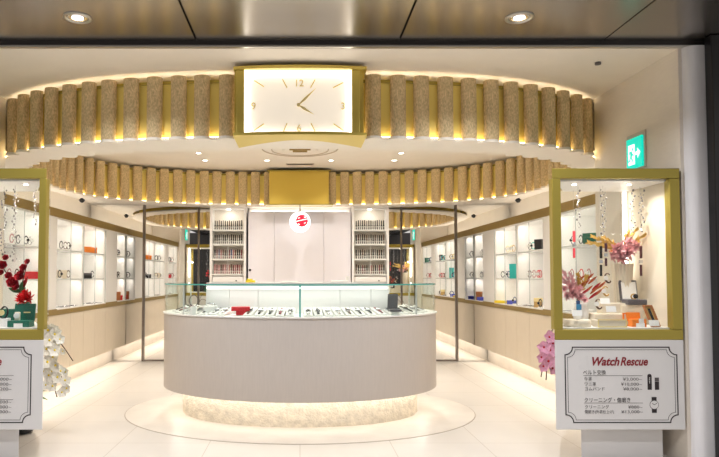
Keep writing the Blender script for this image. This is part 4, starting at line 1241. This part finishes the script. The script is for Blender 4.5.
# ------------------------------------------------------------------ orchids
def orchid(s, m, mc, spots, label, plabel, base, ps=1):
    bx_, by_ = base
    pt = thing('plant_pot', plabel, 'pot', (bx_, by_, 0))
    MB().lathe([(a * ps, b) for a, b in ((.10, .001), (.13, .02), (.15, .26), (.155, .28), (.135, .28), (.12, .2))], (bx_, by_, 0), 32).build('body', BLACK, pt)
    t = thing('orchid', label, 'orchid', (bx_, by_, .25))
    for k in range(6):
        a = 2 * PI * k / 6; mb = MB()
        mb.petal((bx_, by_, .27), (math.cos(a), math.sin(a) * .5, .5), (0, 0, 1), .22 * ps, .05 * ps, -.5, 8); mb.build('leaf', LEAF, t)
    for path in spots['stems']:
        q = [Vector((bx_, by_, .24))] + [at(x, y, d + .12) for x, y, d in path]
        pts = []
        for i in range(len(q) - 1):
            p0, p1, p2, p3 = q[max(0, i - 1)], q[i], q[i + 1], q[min(len(q) - 1, i + 2)]
            for j in range(6):
                u = j / 6
                pts.append(.5 * ((2 * p1) + (p2 - p0) * u + (2 * p0 - 5 * p1 + 4 * p2 - p3) * u * u + (3 * p1 - p0 - 3 * p2 + p3) * u ** 3))
        pts.append(q[-1]); MB().tube(pts, .0045, 6).build('stem', STEM, t)
    for x, y, d, r in spots['bl']:
        c0 = at(x, y, d + .10); f = Vector((random.uniform(-.5, .5), -1, random.uniform(-.4, .3))).normalized()
        a = f.orthogonal().normalized(); b = f.cross(a); mb = MB()
        for k in range(5):
            th = 2 * PI * k / 5 + .3
            mb.petal(c0, (a * math.cos(th) + b * math.sin(th)) + f * .15, f, r * 1.15, r * (.66 if k % 2 else .52), .12, 5)
        bl = mb.build('blossom', m, t)
        mb = MB(); mb.ball(c0 + f * .006, r * .18, 8, 5); mb.build('lip', mc, bl)
OW = dict(stems=[[(30, 335, 5.1), (42, 322, 5.05), (52, 335, 5.0), (62, 345, 5.0), (73, 361, 4.98)], [(28, 345, 5.1), (40, 340, 5.05), (50, 360, 5.0), (62, 378, 5.0), (66, 395, 4.98)], [(34, 360, 5.1), (44, 362, 5.05), (52, 380, 5.0), (57, 397, 5.0)]],
          bl=[(48, 330, 5, .055), (55, 334, 5, .05), (50, 340, 4.98, .055), (60, 339, 5, .04), (47, 349, 5, .055), (55, 350, 4.97, .05), (48, 362, 4.99, .055), (56, 365, 4.97, .055), (49, 375, 5, .05),
              (58, 377, 4.97, .05), (65, 380, 4.98, .045), (53, 386, 4.98, .045), (67, 388, 4.98, .04), (62, 392, 4.98, .04), (63, 351, 5, .03), (46, 385, 5, .04), (52, 329, 5.02, .05), (46, 341, 5.03, .05), (58, 333, 5.02, .045), (53, 357, 5.02, .05), (61, 371, 5.0, .045), (52, 371, 5.03, .05), (57, 345, 5.02, .05), (66, 372, 5.0, .035), (44, 338, 5.02, .05), (43, 371, 5.02, .05)])
orchid(-1, ORCHW, YELLOW, OW, 'white orchid with arching sprays behind the red rose case', 'black plant pot standing behind the red rose case', (-2.36, 5.24))
OP = dict(stems=[[(580, 345, 5.1), (560, 322, 5.05), (549, 338, 5.0), (545, 355, 5.0), (541, 377, 4.98)], [(575, 350, 5.1), (560, 335, 5.05), (549, 355, 5.0), (546, 380, 5.0)]],
          bl=[(549, 337, 5, .05), (544, 347, 4.98, .05), (550, 350, 5, .055), (541, 357, 4.97, .045), (548, 361, 4.98, .055), (543, 366, 4.97, .045), (552, 368, 5, .05), (553, 343, 5.02, .05), (555, 357, 5.02, .05)])
orchid(1, ORCHP, REDP, OP, 'pink orchid spray peeping out behind the pink flower case', 'black plant pot standing behind the pink flower case', (2.52, 5.26), .62)

# ------------------------------------------------------------------ light
w = bpy.data.worlds.new('world'); SC.world = w; w.use_nodes = True
w.node_tree.nodes['Background'].inputs['Color'].default_value = (1, .96, .92, 1)
w.node_tree.nodes['Background'].inputs['Strength'].default_value = .72
SC.view_settings.view_transform = 'Standard'; SC.view_settings.look = 'None'
SC.view_settings.exposure = 0.0; SC.view_settings.gamma = 1
SC.view_settings.use_curve_mapping = False
SC.cycles.use_denoising = True
SC.cycles.max_bounces = 10; SC.cycles.transparent_max_bounces = 24; SC.cycles.diffuse_bounces = 5
SC.cycles.glossy_bounces = 5
SC.cycles.sample_clamp_indirect = 6
SC.cycles.use_light_tree = True
SC.cycles.caustics_reflective = False; SC.cycles.caustics_refractive = False
for o in list(bpy.data.objects):
    if o.get('label') == 'x': bpy.data.objects.remove(o)
